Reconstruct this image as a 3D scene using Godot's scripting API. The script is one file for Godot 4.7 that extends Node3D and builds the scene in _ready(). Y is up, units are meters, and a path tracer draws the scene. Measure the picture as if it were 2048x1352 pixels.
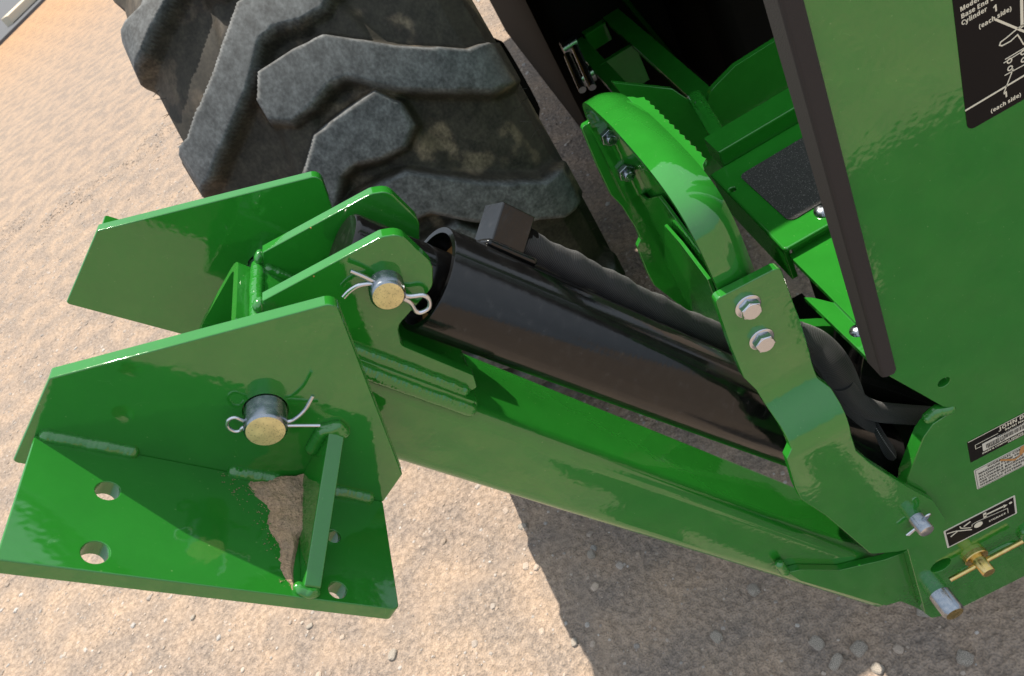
extends Node3D

var M := {}
var rng := RandomNumberGenerator.new()

# ---------------------------------------------------------------- helpers
func pv(a: Array) -> PackedVector2Array:
	var r := PackedVector2Array()
	for i in range(0, a.size(), 2):
		r.append(Vector2(a[i], a[i + 1]))
	return r

func begin() -> SurfaceTool:
	var st := SurfaceTool.new()
	st.begin(Mesh.PRIMITIVE_TRIANGLES)
	return st

func tri(st: SurfaceTool, a: Vector3, b: Vector3, c: Vector3, na: Vector3, nb: Vector3, nc: Vector3, ua := Vector2.ZERO, ub := Vector2.ZERO, uc := Vector2.ZERO):
	var g := (c - a).cross(b - a)
	if g.length_squared() < 1e-18:
		return
	if g.dot(na + nb + nc) < 0:
		var t := b; b = c; c = t
		t = nb; nb = nc; nc = t
		var q := ub; ub = uc; uc = q
	st.set_normal(na); st.set_uv(ua); st.add_vertex(a)
	st.set_normal(nb); st.set_uv(ub); st.add_vertex(b)
	st.set_normal(nc); st.set_uv(uc); st.add_vertex(c)

func quad(st: SurfaceTool, a: Vector3, b: Vector3, c: Vector3, d: Vector3, na: Vector3, nb: Vector3, nc: Vector3, nd: Vector3):
	tri(st, a, b, c, na, nb, nc)
	tri(st, a, c, d, na, nc, nd)

func obj(called: String, st: SurfaceTool, mat: Material, parent: Node = self) -> MeshInstance3D:
	var o := MeshInstance3D.new()
	o.mesh = st.commit()
	o.material_override = mat
	o.name = called
	o.cast_shadow = GeometryInstance3D.SHADOW_CASTING_SETTING_ON
	parent.add_child(o, true)
	return o

func thing(called: String, label: String, category: String, group := "") -> Node3D:
	var o := Node3D.new()
	o.name = called
	add_child(o, true)
	return tag(o, label, category, group)

func tag(o: Node, label: String, category: String, group := "") -> Node:
	o.set_meta("label", label)
	o.set_meta("category", category)
	if group != "":
		o.set_meta("group", group)
	return o

func struct(o: Node, label: String, category: String) -> Node:
	o.set_meta("kind", "structure")
	return tag(o, label, category)

func round_poly(poly: PackedVector2Array, r, seg := 6) -> PackedVector2Array:
	var out := PackedVector2Array()
	var n := poly.size()
	for i in n:
		var p := poly[i]
		var a := poly[(i + n - 1) % n] - p
		var b := poly[(i + 1) % n] - p
		var rad: float = r[i] if r is Array else r
		var ang := absf(a.angle_to(b))
		if rad <= 0.0 or ang > 3.05:
			out.append(p)
			continue
		var t := minf(rad / tan(ang / 2.0), 0.48 * minf(a.length(), b.length()))
		var p0 := p + a.normalized() * t
		var p1 := p + b.normalized() * t
		rad = t * tan(ang / 2.0)
		var c := p + (a.normalized() + b.normalized()).normalized() * (rad / sin(ang / 2.0))
		var a0 := (p0 - c).angle()
		var d := angle_difference(a0, (p1 - c).angle())
		for k in seg + 1:
			out.append(c + Vector2.from_angle(a0 + d * k / seg) * rad)
	return out

func circle(c: Vector2, r: float, n := 28) -> PackedVector2Array:
	var out := PackedVector2Array()
	for k in n:
		out.append(c + Vector2.from_angle(TAU * k / n) * r)
	return out

func inset(loop: PackedVector2Array, d: float) -> PackedVector2Array:   # counter-clockwise loop, inwards
	var out := PackedVector2Array()
	var n := loop.size()
	for i in n:
		var e0 := (loop[i] - loop[(i + n - 1) % n]).normalized()
		var e1 := (loop[(i + 1) % n] - loop[i]).normalized()
		var m := Vector2(-e0.y - e1.y, e0.x + e1.x)
		var l := m.length()
		out.append(loop[i] + (m / l * d / maxf(l / 2.0, 0.4) if l > 1e-6 else Vector2.ZERO))
	return out

func cap_tris(poly: PackedVector2Array, holes: Array) -> Array:
	if holes.is_empty():
		var idx := Geometry2D.triangulate_polygon(poly)
		var out := []
		for k in range(0, idx.size(), 3):
			out.append([poly[idx[k]], poly[idx[k + 1]], poly[idx[k + 2]]])
		return out
	var h: PackedVector2Array = holes[0]
	var c := Vector2.ZERO
	for p in h:
		c += p / h.size()
	var res := []
	for s in [[c.x - 50.0, c.x], [c.x, c.x + 50.0]]:
		var band := PackedVector2Array([Vector2(s[0], -50), Vector2(s[1], -50), Vector2(s[1], 50), Vector2(s[0], 50)])
		for piece in Geometry2D.intersect_polygons(poly, band):
			for q in Geometry2D.clip_polygons(piece, h):
				res.append_array(cap_tris(q, holes.slice(1)))
	return res

func put(xf: Transform3D, bend: bool, p: Vector2, z: float) -> Vector3:
	return xf * Vector3(p.x, p.y, z + (bend_z(p.y) if bend else 0.0))

func capn(xf: Transform3D, bend: bool, p: Vector2, s: float) -> Vector3:
	var k := (bend_z(p.y + 0.0005) - bend_z(p.y - 0.0005)) / 0.001 if bend else 0.0
	return (xf.basis * Vector3(0, -k, 1)).normalized() * s

func lp(xf: Transform3D, p: Vector2, q: Vector2) -> Vector3:
	return xf * Vector3(q.x * p.x, q.y * p.x, p.y)

func ln(xf: Transform3D, p: Vector2, q: Vector2) -> Vector3:
	return (xf.basis * Vector3(q.x * p.x, q.y * p.x, p.y)).normalized()

# A plate: outline in its own x-y plane, from z0 (back) to z1 (front), bevelled edges, holes; zfun bends it: z += zfun(y)
func plate(st: SurfaceTool, poly: PackedVector2Array, z0: float, z1: float, bev := 0.001, xf := Transform3D.IDENTITY, holes := [], bend := false, cuts := []):
	if Geometry2D.is_polygon_clockwise(poly):
		poly.reverse()
	if bend:
		var fine := PackedVector2Array()
		for i in poly.size():
			var a := poly[i]
			var b := poly[(i + 1) % poly.size()]
			fine.append(a)
			var ts := []
			for y in cuts:
				var t: float = (y - a.y) / (b.y - a.y) if absf(b.y - a.y) > 1e-9 else -1.0
				if t > 0.001 and t < 0.999:
					ts.append(t)
			ts.sort()
			for t in ts:
				fine.append(a.lerp(b, t))
		poly = fine
	var inner := inset(poly, bev)
	var chole := []
	for h in holes:
		var hh: PackedVector2Array = h
		if Geometry2D.is_polygon_clockwise(hh):
			hh.reverse()
		chole.append(inset(hh, -bev * 0.6))
	var tris := []
	if bend:
		var ys := [-50.0]
		ys.append_array(cuts)
		ys.append(50.0)
		ys.sort()
		for k in ys.size() - 1:
			var band := PackedVector2Array([Vector2(-50, ys[k]), Vector2(50, ys[k]), Vector2(50, ys[k + 1]), Vector2(-50, ys[k + 1])])
			for piece in Geometry2D.intersect_polygons(inner, band):
				tris.append_array(cap_tris(piece, chole))
	else:
		tris = cap_tris(inner, chole)
	for t in tris:
		for s in [[z1, 1.0], [z0, -1.0]]:
			tri(st, put(xf, bend, t[0], s[0]), put(xf, bend, t[1], s[0]), put(xf, bend, t[2], s[0]), capn(xf, bend, t[0], s[1]), capn(xf, bend, t[1], s[1]), capn(xf, bend, t[2], s[1]))
	var loops := [[poly, inner, 1.0]]
	for k in holes.size():
		var hh: PackedVector2Array = holes[k]
		loops.append([hh, chole[k], -1.0])
	for L in loops:
		var o: PackedVector2Array = L[0]
		var n2: PackedVector2Array = L[1]
		var sg: float = L[2]
		var b: float = bev if sg > 0 else bev * 0.6
		var n := o.size()
		var en := []
		for i in n:
			var e := (o[(i + 1) % n] - o[i]).normalized()
			en.append(Vector2(e.y, -e.x) * sg)
		for i in n:
			var j := (i + 1) % n
			var e: Vector2 = en[i]
			var ep: Vector2 = en[(i + n - 1) % n]
			var ef: Vector2 = en[j]
			var na2 := (e + ep).normalized() if absf(e.angle_to(ep)) < 0.6 else e
			var nb2 := (e + ef).normalized() if absf(e.angle_to(ef)) < 0.6 else e
			var na := (xf.basis * Vector3(na2.x, na2.y, 0)).normalized()
			var nb := (xf.basis * Vector3(nb2.x, nb2.y, 0)).normalized()
			quad(st, put(xf, bend, o[i], z0 + b), put(xf, bend, o[j], z0 + b), put(xf, bend, o[j], z1 - b), put(xf, bend, o[i], z1 - b), na, nb, nb, na)
			for s in [[z1, z1 - b, 1.0], [z0, z0 + b, -1.0]]:
				var cn: Vector3 = capn(xf, bend, o[i], s[2])
				var cm: Vector3 = capn(xf, bend, o[j], s[2])
				quad(st, put(xf, bend, n2[i], s[0]), put(xf, bend, n2[j], s[0]), put(xf, bend, o[j], s[1]), put(xf, bend, o[i], s[1]), cn, cm, nb, na)

func box(st: SurfaceTool, size: Vector3, bev: float, xf: Transform3D):
	var h := size / 2.0
	plate(st, pv([-h.x, -h.y, h.x, -h.y, h.x, h.y, -h.x, h.y]), -h.z, h.z, bev, xf)

func streak(k: int, seg: int) -> float:   # how far drawn tube walls lean from true round
	var t := TAU * (k % seg) / seg
	return 0.45 * sin(13.0 * t + 1.0) + 0.35 * sin(23.0 * t + 2.2) + 0.2 * sin(41.0 * t)

# profile of (radius, height along the local z axis)
func lathe(st: SurfaceTool, prof: PackedVector2Array, xf: Transform3D, seg := 36, wob := 0.0):
	var n := prof.size()
	var sn := []
	for i in n - 1:
		var d := (prof[i + 1] - prof[i]).normalized()
		sn.append(Vector2(d.y, -d.x))
	for i in n - 1:
		var e: Vector2 = sn[i]
		var n0 := e
		var n1 := e
		if i > 0 and absf(e.angle_to(sn[i - 1])) < 0.7:
			n0 = (e + sn[i - 1]).normalized()
		if i < n - 2 and absf(e.angle_to(sn[i + 1])) < 0.7:
			n1 = (e + sn[i + 1]).normalized()
		for k in seg:
			var a := Vector2.from_angle(TAU * k / seg)
			var b := Vector2.from_angle(TAU * (k + 1) / seg)
			quad(st, lp(xf, prof[i], a), lp(xf, prof[i], b), lp(xf, prof[i + 1], b), lp(xf, prof[i + 1], a), ln(xf, n0, a.rotated(wob * streak(k, seg))), ln(xf, n0, b.rotated(wob * streak(k + 1, seg))), ln(xf, n1, b.rotated(wob * streak(k + 1, seg))), ln(xf, n1, a.rotated(wob * streak(k, seg))))

func frame_of(dir: Vector3, hint := Vector3.UP) -> Basis:   # local z along dir
	var z := dir.normalized()
	if absf(z.dot(hint)) > 0.95:
		hint = Vector3.RIGHT
	var x := hint.cross(z).normalized()
	return Basis(x, z.cross(x), z)

func smooth(pts: Array, per := 8) -> Array:   # Catmull-Rom through points
	var out := []
	for i in pts.size() - 1:
		var p0: Vector3 = pts[maxi(i - 1, 0)]
		var p3: Vector3 = pts[mini(i + 2, pts.size() - 1)]
		for k in per:
			out.append(pts[i].cubic_interpolate(pts[i + 1], p0, p3, float(k) / per))
	out.append(pts[-1])
	return out

func tube(st: SurfaceTool, pts: Array, rad, seg := 12, cap := true, squash := 1.0, hint := Vector3.UP):
	var n := pts.size()
	var rings := []
	var norms := []
	var fx := Vector3.ZERO
	var run := 0.0
	var runs := []
	for i in n:
		var d: Vector3 = (pts[mini(i + 1, n - 1)] - pts[maxi(i - 1, 0)]).normalized()
		if i == 0:
			fx = frame_of(d, hint).x
		else:
			run += (pts[i] - pts[i - 1]).length()
			fx = (fx - d * fx.dot(d)).normalized()
		runs.append(run)
		var fy := d.cross(fx)
		var r: float = rad[i] if rad is Array else rad
		var ring := []
		var nn := []
		for k in seg + 1:
			var a := TAU * k / seg
			ring.append(pts[i] + fx * cos(a) * r + fy * sin(a) * r * squash)
			nn.append((fx * cos(a) * squash + fy * sin(a)).normalized())
		rings.append(ring)
		norms.append(nn)
	var slope := rad is Array
	for i in n - 1:
		for k in seg:
			var a: Vector3 = rings[i][k]
			var b: Vector3 = rings[i][k + 1]
			var c: Vector3 = rings[i + 1][k + 1]
			var d: Vector3 = rings[i + 1][k]
			var na: Vector3 = norms[i][k]; var nb: Vector3 = norms[i][k + 1]
			var nc: Vector3 = norms[i + 1][k + 1]; var nd: Vector3 = norms[i + 1][k]
			if slope:
				var s := (pts[i + 1] - pts[i]) as Vector3
				var l0: float = s.length()
				var sl0: float = (rad[mini(i + 1, n - 1)] - rad[maxi(i - 1, 0)]) / (2.0 * maxf(l0, 1e-5))
				var sl1: float = (rad[mini(i + 2, n - 1)] - rad[i]) / (2.0 * maxf(l0, 1e-5))
				var t := s.normalized()
				na = (na - t * sl0).normalized(); nb = (nb - t * sl0).normalized()
				nc = (nc - t * sl1).normalized(); nd = (nd - t * sl1).normalized()
			var u0 := Vector2(float(k) / seg, runs[i]); var u1 := Vector2(float(k + 1) / seg, runs[i])
			var u2 := Vector2(float(k + 1) / seg, runs[i + 1]); var u3 := Vector2(float(k) / seg, runs[i + 1])
			tri(st, a, b, c, na, nb, nc, u0, u1, u2)
			tri(st, a, c, d, na, nc, nd, u0, u2, u3)
	if cap:
		for e in [0, n - 1]:
			var d: Vector3 = (pts[1] - pts[0]).normalized() * -1.0 if e == 0 else (pts[n - 1] - pts[n - 2]).normalized()
			for k in seg:
				tri(st, pts[e], rings[e][k], rings[e][k + 1], d, d, d)

# weld bead: a half-buried rope of low overlapping ripples along a path
func weld(st: SurfaceTool, pts: Array, r: float, hint := Vector3.UP):
	var step := 0.0009
	var path := []
	for i in pts.size() - 1:
		var n := maxi(2, int((pts[i + 1] - pts[i]).length() / step))
		for k in n:
			path.append(pts[i].lerp(pts[i + 1], float(k) / n))
	path.append(pts[-1])
	var wob := FastNoiseLite.new()
	wob.seed = rng.randi_range(0, 9999)
	wob.frequency = 0.05
	var rad := []
	var n := path.size()
	var ph := rng.randf() * TAU
	for i in n:
		var e := minf(i, n - 1 - i) * step / r
		var taper := sqrt(clampf(1.0 - pow(1.0 - minf(e, 1.0), 2.0), 0.0, 1.0))
		rad.append(r * (0.1 + 0.9 * taper) * (1.0 + 0.012 * sin(ph + i * 1.7) + 0.05 * wob.get_noise_1d(i)))
		path[i] += Vector3(wob.get_noise_2d(i, 20), wob.get_noise_2d(i, 40), wob.get_noise_2d(i, 60)) * r * 0.1
	tube(st, path, rad, 16, true, 1.0, hint)

# prism of a closed y-z profile along x, hollow
func hollow_bar(st: SurfaceTool, outer: PackedVector2Array, inner: PackedVector2Array, x0: float, x1: float, xf: Transform3D):
	var n := outer.size()
	for L in [[outer, 1.0], [inner, -1.0]]:
		var o: PackedVector2Array = L[0]
		var en := []
		for i in n:
			var e := (o[(i + 1) % n] - o[i]).normalized()
			en.append(Vector2(e.y, -e.x) * L[1])
		for i in n:
			var j := (i + 1) % n
			var na2: Vector2 = (en[i] + en[(i + n - 1) % n]).normalized() if absf(en[i].angle_to(en[(i + n - 1) % n])) < 0.6 else en[i]
			var nb2: Vector2 = (en[i] + en[j]).normalized() if absf(en[i].angle_to(en[j])) < 0.6 else en[i]
			var na := xf.basis * Vector3(0, na2.x, na2.y)
			var nb := xf.basis * Vector3(0, nb2.x, nb2.y)
			quad(st, xf * Vector3(x0, o[i].x, o[i].y), xf * Vector3(x0, o[j].x, o[j].y), xf * Vector3(x1, o[j].x, o[j].y), xf * Vector3(x1, o[i].x, o[i].y), na, nb, nb, na)
	for s in [[x0, -1.0], [x1, 1.0]]:
		var nn: Vector3 = xf.basis * Vector3(s[1], 0, 0)
		for i in n:
			var j := (i + 1) % n
			quad(st, xf * Vector3(s[0], outer[i].x, outer[i].y), xf * Vector3(s[0], outer[j].x, outer[j].y), xf * Vector3(s[0], inner[j].x, inner[j].y), xf * Vector3(s[0], inner[i].x, inner[i].y), nn, nn, nn, nn)

# a strip of metal: rows of points, given a thickness along dirs
func sheet(st: SurfaceTool, rows: Array, dirs: Array, t: float):
	var n := rows.size()
	var m: int = rows[0].size()
	for side in [0, 1]:
		st.set_smooth_group(1 + side)
		for i in n - 1:
			for j in m - 1:
				var q := []
				for c in [[0, 0], [0, 1], [1, 1], [1, 0]]:
					q.append(rows[i + c[0]][j + c[1]] + dirs[i + c[0]] * (t * side))
				for k in ([0, 1, 2, 0, 2, 3] if side == 0 else [0, 2, 1, 0, 3, 2]):
					st.add_vertex(q[k])
	for e in [[0, 3, 1], [m - 1, 4, -1]]:
		st.set_smooth_group(e[1])
		for i in n - 1:
			var a: Vector3 = rows[i][e[0]]
			var b: Vector3 = rows[i + 1][e[0]]
			var c: Vector3 = b + dirs[i + 1] * t
			var d: Vector3 = a + dirs[i] * t
			for p in ([a, b, c, a, c, d] if e[2] > 0 else [a, c, b, a, d, c]):
				st.add_vertex(p)
	st.generate_normals()

func hex_head(st: SurfaceTool, r: float, h: float, xf: Transform3D, turn := 0.0):
	var p := PackedVector2Array()
	for k in 6:
		p.append(Vector2.from_angle(turn + TAU * k / 6) * r)
	plate(st, p, 0, h, r * 0.1, xf)

func words(called: String, text: String, at: Vector3, height: float, mat: Material, parent: Node, bold := true, turn := 0.0):
	var t := TextMesh.new()
	var f := SystemFont.new()
	f.font_names = PackedStringArray(["Droid Sans"])
	f.font_weight = 700 if bold else 400
	t.font = f
	t.text = text
	t.font_size = 32
	t.pixel_size = height / 23.4
	t.depth = 0.0002
	t.curve_step = 2.0
	t.horizontal_alignment = HORIZONTAL_ALIGNMENT_LEFT
	t.vertical_alignment = VERTICAL_ALIGNMENT_BOTTOM
	var o := MeshInstance3D.new()
	o.mesh = t
	o.material_override = mat
	o.name = called
	o.position = at
	o.rotation.z = turn
	parent.add_child(o, true)

func stroke(st: SurfaceTool, pts: PackedVector2Array, w: float, z: float, closed := false):
	for i in pts.size() - (0 if closed else 1):
		var a := pts[i]
		var b := pts[(i + 1) % pts.size()]
		var d := (b - a).normalized() * w / 2.0
		var s := Vector2(-d.y, d.x)
		plate(st, PackedVector2Array([a - d - s, b + d - s, b + d + s, a - d + s]), z, z + 0.00025 + 0.00003 * (i % 2), 0.00003)

# ---------------------------------------------------------------- textures and materials
func tex(img: Image) -> ImageTexture:
	img.generate_mipmaps()
	return ImageTexture.create_from_image(img)

func noise_image(size: int, freq: float, oct: int, sd: int, kind := FastNoiseLite.TYPE_SIMPLEX) -> Image:
	var n := FastNoiseLite.new()
	n.seed = sd
	n.noise_type = kind
	n.frequency = freq
	n.fractal_octaves = oct
	return n.get_seamless_image(size, size)

func triplanar(m: StandardMaterial3D, scale: float, world := false) -> StandardMaterial3D:
	m.uv1_triplanar = true
	m.uv1_world_triplanar = world
	m.uv1_scale = Vector3.ONE * scale
	m.uv1_triplanar_sharpness = 4.0
	return m

func plain(c: Color, rough: float, metal := 0.0) -> StandardMaterial3D:
	var m := StandardMaterial3D.new()
	m.albedo_color = c
	m.roughness = rough
	m.metallic = metal
	return m

func make_materials():
	# glossy green paint with faint mottling, dust specks and orange peel
	var size := 1024
	var big := noise_image(size, 0.006, 4, 11)
	var img := Image.create(size, size, false, Image.FORMAT_RGB8)
	for y in size:
		for x in size:
			var v := big.get_pixel(x, y).r
			var k := 0.975 + 0.05 * v
			img.set_pixel(x, y, Color(0.145 * k, 0.468 * k, 0.145 * k))
	for i in 620:
		var p := Vector2i(rng.randi_range(4, size - 5), rng.randi_range(4, size - 5))
		var s := rng.randf_range(0.1, 0.75) * rng.randf()
		var c := Color(0.62, 0.66, 0.48)
		var rr := rng.randf_range(0.6, 2.2)
		for oy in range(-2, 3):
			for ox in range(-2, 3):
				var q := p + Vector2i(ox, oy)
				img.set_pixelv(q, img.get_pixelv(q).lerp(c, s * clampf(rr - Vector2(ox, oy).length(), 0.0, 1.0)))
	for i in 30:   # faint water marks
		var p := Vector2i(rng.randi_range(30, size - 31), rng.randi_range(30, size - 31))
		var rr := rng.randf_range(8, 24)
		for k in 80:
			var q := p + Vector2i(Vector2.from_angle(k * TAU / 80.0) * (rr + 2.0 * sin(k * 0.9)))
			img.set_pixelv(q, img.get_pixelv(q).lerp(Color(0.4, 0.58, 0.38), 0.14 * rng.randf()))
	for i in 80:   # fine scuffs
		var p := Vector2(rng.randf_range(40, size - 40), rng.randf_range(40, size - 40))
		var d := Vector2.from_angle(rng.randf() * TAU)
		var bendy := rng.randf_range(-0.05, 0.05)
		for k in rng.randi_range(8, 30):
			d = d.rotated(bendy)
			p += d
			var q := Vector2i(int(p.x) % size, int(p.y) % size).clamp(Vector2i.ZERO, Vector2i.ONE * (size - 1))
			img.set_pixelv(q, img.get_pixelv(q).lerp(Color(0.36, 0.58, 0.34), 0.38))
	var peel := noise_image(512, 0.05, 2, 5)
	peel.bump_map_to_normal_map(3.0)
	var g := StandardMaterial3D.new()
	g.albedo_texture = tex(img)
	g.roughness = 0.07
	g.metallic_specular = 0.85
	g.normal_enabled = true
	g.normal_texture = tex(peel)
	g.normal_scale = 0.032
	M.green = triplanar(g, 3.0)
	var bead := noise_image(256, 0.045, 3, 8)
	bead.bump_map_to_normal_map(6.0)
	var gw: StandardMaterial3D = g.duplicate()
	gw.normal_texture = tex(bead)
	gw.normal_scale = 0.14
	M.weld = triplanar(gw, 11.0)
	# the older, dirtier paint of the tractor itself
	var g2: StandardMaterial3D = g.duplicate()
	g2.albedo_color = Color(0.6, 0.55, 0.56)
	g2.roughness = 0.6
	g2.metallic_specular = 0.2
	M.old_green = g2

	var scr := noise_image(512, 0.02, 5, 21)
	var bimg := Image.create(512, 512, false, Image.FORMAT_RGB8)
	for y in 512:
		for x in 512:
			var v := scr.get_pixel(x, y).r
			var k := 0.06 + 0.03 * v
			if v > 0.72:
				k += (v - 0.72) * 0.25
			bimg.set_pixel(x, y, Color(k, k * 0.99, k * 0.98))
	for i in 260:
		var p := Vector2i(rng.randi_range(2, 509), rng.randi_range(2, 509))
		bimg.set_pixelv(p, Color(0.3, 0.28, 0.25))
	var b := StandardMaterial3D.new()
	b.albedo_texture = tex(bimg)
	b.roughness = 0.14
	b.metallic_specular = 0.5
	b.normal_enabled = true
	b.normal_texture = g.normal_texture
	b.normal_scale = 0.035
	M.black = triplanar(b, 5.0)

	var bk: StandardMaterial3D = b.duplicate()
	bk.metallic_specular = 0.3
	bk.roughness = 0.3
	M.block = bk
	var zn := noise_image(256, 0.03, 4, 31)
	var zr := Image.create(256, 256, false, Image.FORMAT_RGB8)
	var za := Image.create(256, 256, false, Image.FORMAT_RGB8)
	var ya := Image.create(256, 256, false, Image.FORMAT_RGB8)
	var fa := Image.create(256, 256, false, Image.FORMAT_RGB8)
	for y in 256:
		for x in 256:
			var v := zn.get_pixel(x, y).r
			zr.set_pixel(x, y, Color.WHITE * (0.12 + 0.24 * v))
			za.set_pixel(x, y, Color(0.50 + 0.18 * v, 0.54 + 0.15 * v, 0.58 + 0.13 * v))
			ya.set_pixel(x, y, Color(0.78 + 0.1 * v, 0.68 + 0.1 * v, 0.38 + 0.2 * v))
			var w := 0.82 + 0.14 * v
			if rng.randf() < 0.05:
				w *= 0.72
			fa.set_pixel(x, y, Color(w, w * 0.93, w * 0.68))
	var z := StandardMaterial3D.new()
	z.albedo_texture = tex(za)
	z.metallic = 1.0
	z.roughness = 1.0
	z.roughness_texture = tex(zr)
	M.zinc = triplanar(z, 14.0)
	var zy: StandardMaterial3D = z.duplicate()
	zy.albedo_texture = tex(ya)
	M.yellow_zinc = zy
	var zf: StandardMaterial3D = z.duplicate()
	zf.albedo_texture = tex(fa)
	zf.metallic = 0.55
	zf.roughness_texture = null
	zf.roughness = 0.45
	M.pin_face = triplanar(zf, 8.0)
	M.steel = plain(Color(0.82, 0.83, 0.86), 0.22, 1.0)

	# rubber: grey, dusty, mottled
	var ra := noise_image(1024, 0.012, 5, 41)
	var rb := noise_image(1024, 0.05, 3, 42)
	var ri := Image.create(1024, 1024, false, Image.FORMAT_RGB8)
	for y in 1024:
		for x in 1024:
			var v := ra.get_pixel(x, y).r
			var w := rb.get_pixel(x, y).r
			var k := 0.70 + 0.34 * (v - 0.5) + 0.26 * (w - 0.5)
			var c := Color(k, k, k)
			ri.set_pixel(x, y, c)
	for i in 2600:
		var p := Vector2i(rng.randi_range(2, 1020), rng.randi_range(2, 1020))
		var d := Vector2i(rng.randi_range(-1, 1), rng.randi_range(-1, 1))
		for k in rng.randi_range(1, 3):
			ri.set_pixelv(p + d * k, ri.get_pixelv(p).lerp(Color(1, 1, 1), rng.randf_range(0.2, 0.7)))
	var rub := StandardMaterial3D.new()
	rub.albedo_texture = tex(ri)
	rub.vertex_color_use_as_albedo = true
	rub.roughness = 0.72
	rub.metallic_specular = 0.4
	rub.heightmap_enabled = true
	rub.heightmap_texture = tex(rb)
	rub.heightmap_scale = 0.008
	M.rubber = triplanar(rub, 2.6)

	# ground
	var n1 := noise_image(1024, 0.004, 5, 51)
	var n2 := noise_image(1024, 0.03, 4, 52)
	var n3 := noise_image(1024, 0.12, 3, 53)
	var n4 := noise_image(1024, 0.055, 2, 54, FastNoiseLite.TYPE_CELLULAR)
	var ga := Image.create(1024, 1024, false, Image.FORMAT_RGB8)
	var gh := Image.create(1024, 1024, false, Image.FORMAT_RGB8)
	for y in 1024:
		for x in 1024:
			var a := n1.get_pixel(x, y).r
			var bb := n2.get_pixel(x, y).r
			var c := n3.get_pixel(x, y).r
			var cl := n4.get_pixel(x, y).r
			var k := 0.85 + 0.15 * (a - 0.5) + 0.20 * (bb - 0.5) + 0.22 * (c - 0.5) - 0.12 * (cl - 0.4)
			var warm := 0.03 * (a - 0.5) + 0.02 * (c - 0.5)
			ga.set_pixel(x, y, Color(clampf(0.80 * k + warm, 0, 1), 0.68 * k, clampf(0.565 * k - warm, 0, 1)))
			gh.set_pixel(x, y, Color.WHITE * clampf(0.12 * a + 0.3 * bb + 0.22 * c + 0.45 * (1.0 - cl), 0, 1))
	var gr := StandardMaterial3D.new()
	gr.albedo_texture = tex(ga)
	gr.vertex_color_use_as_albedo = true
	gr.roughness = 0.95
	gr.metallic_specular = 0.2
	gr.heightmap_enabled = true
	gr.heightmap_texture = tex(gh)
	gr.heightmap_scale = 0.65
	M.ground = triplanar(gr, 1.4, true)
	var pe := StandardMaterial3D.new()
	var pi_ := Image.create(256, 256, false, Image.FORMAT_RGB8)
	for y in 256:
		for x in 256:
			pi_.set_pixel(x, y, Color.WHITE * clampf(0.82 + 0.5 * (n2.get_pixel(x, y).r - 0.5), 0, 1))
	pe.albedo_texture = tex(pi_)
	pe.vertex_color_use_as_albedo = true
	pe.roughness = 0.9
	M.pebble = triplanar(pe, 7.0)
	var dirt := StandardMaterial3D.new()
	dirt.albedo_color = Color(1.0, 0.99, 0.97)
	dirt.albedo_texture = gr.albedo_texture
	dirt.roughness = 1.0
	dirt.heightmap_enabled = true
	dirt.heightmap_texture = gr.heightmap_texture
	dirt.heightmap_scale = 0.25
	M.dirt = triplanar(dirt, 9.0)

	# grip tape
	var gi := Image.create(512, 512, false, Image.FORMAT_RGB8)
	var gb := Image.create(512, 512, false, Image.FORMAT_RGB8)
	for y in 512:
		for x in 512:
			var r := rng.randf()
			var k := 0.13 + 0.14 * r
			if r > 0.975:
				k = 0.65
			gi.set_pixel(x, y, Color(k, k * 0.97, k * 0.95))
			gb.set_pixel(x, y, Color.WHITE * r)
	var grip := StandardMaterial3D.new()
	grip.albedo_texture = tex(gi)
	grip.roughness = 0.75
	grip.heightmap_enabled = true
	grip.heightmap_texture = tex(gb)
	grip.heightmap_scale = 0.06
	M.grip = triplanar(grip, 3.2)

	# woven nylon sleeve: ribs round the hose with white tracer stitches
	var si := Image.create(256, 256, false, Image.FORMAT_RGB8)
	var sb := Image.create(256, 256, false, Image.FORMAT_RGB8)
	for y in 256:
		for x in 256:
			var rib := 0.5 + 0.5 * sin(TAU * y / 8.0)
			var warp := 0.5 + 0.5 * sin(TAU * x / 4.0 + (PI if int(y / 8.0) % 2 else 0.0))
			var k := 0.06 + 0.13 * rib + 0.04 * warp
			si.set_pixel(x, y, Color(k, k, k * 1.04))
			sb.set_pixel(x, y, Color.WHITE * (0.65 * rib + 0.35 * warp))
			if absi(x - 40) < 2 and y % 8 < 4:
				si.set_pixel(x, y, Color(0.8, 0.8, 0.8))
	var sl := StandardMaterial3D.new()
	sl.albedo_texture = tex(si)
	sl.roughness = 0.6
	sl.heightmap_enabled = true
	sl.heightmap_texture = tex(sb)
	sl.heightmap_scale = 0.05
	sl.uv1_scale = Vector3(1, 18, 1)
	sl.rim_enabled = true
	sl.rim = 0.3
	M.sleeve = sl
	# foam-like rubber trim
	var tr := StandardMaterial3D.new()
	tr.albedo_color = Color(0.175, 0.155, 0.148)
	tr.albedo_texture = tex(noise_image(256, 0.16, 3, 61))
	tr.roughness = 0.85
	tr.heightmap_enabled = true
	tr.heightmap_texture = tr.albedo_texture
	tr.heightmap_scale = 0.012
	M.trim = triplanar(tr, 14.0)
	M.trim.albedo_texture = null
	M.decal_black = plain(Color(0.10, 0.09, 0.09), 0.5)
	M.decal_black.metallic_specular = 0.25
	M.decal_white = plain(Color(0.80, 0.79, 0.74), 0.45)
	M.print_white = plain(Color(0.86, 0.84, 0.76), 0.5)
	M.print_black = plain(Color(0.06, 0.06, 0.06), 0.5)
	M.tan = plain(Color(0.72, 0.52, 0.3), 0.8)
	M.dark = plain(Color(0.08, 0.075, 0.07), 0.75)
	M.dark.metallic_specular = 0.15
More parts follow.
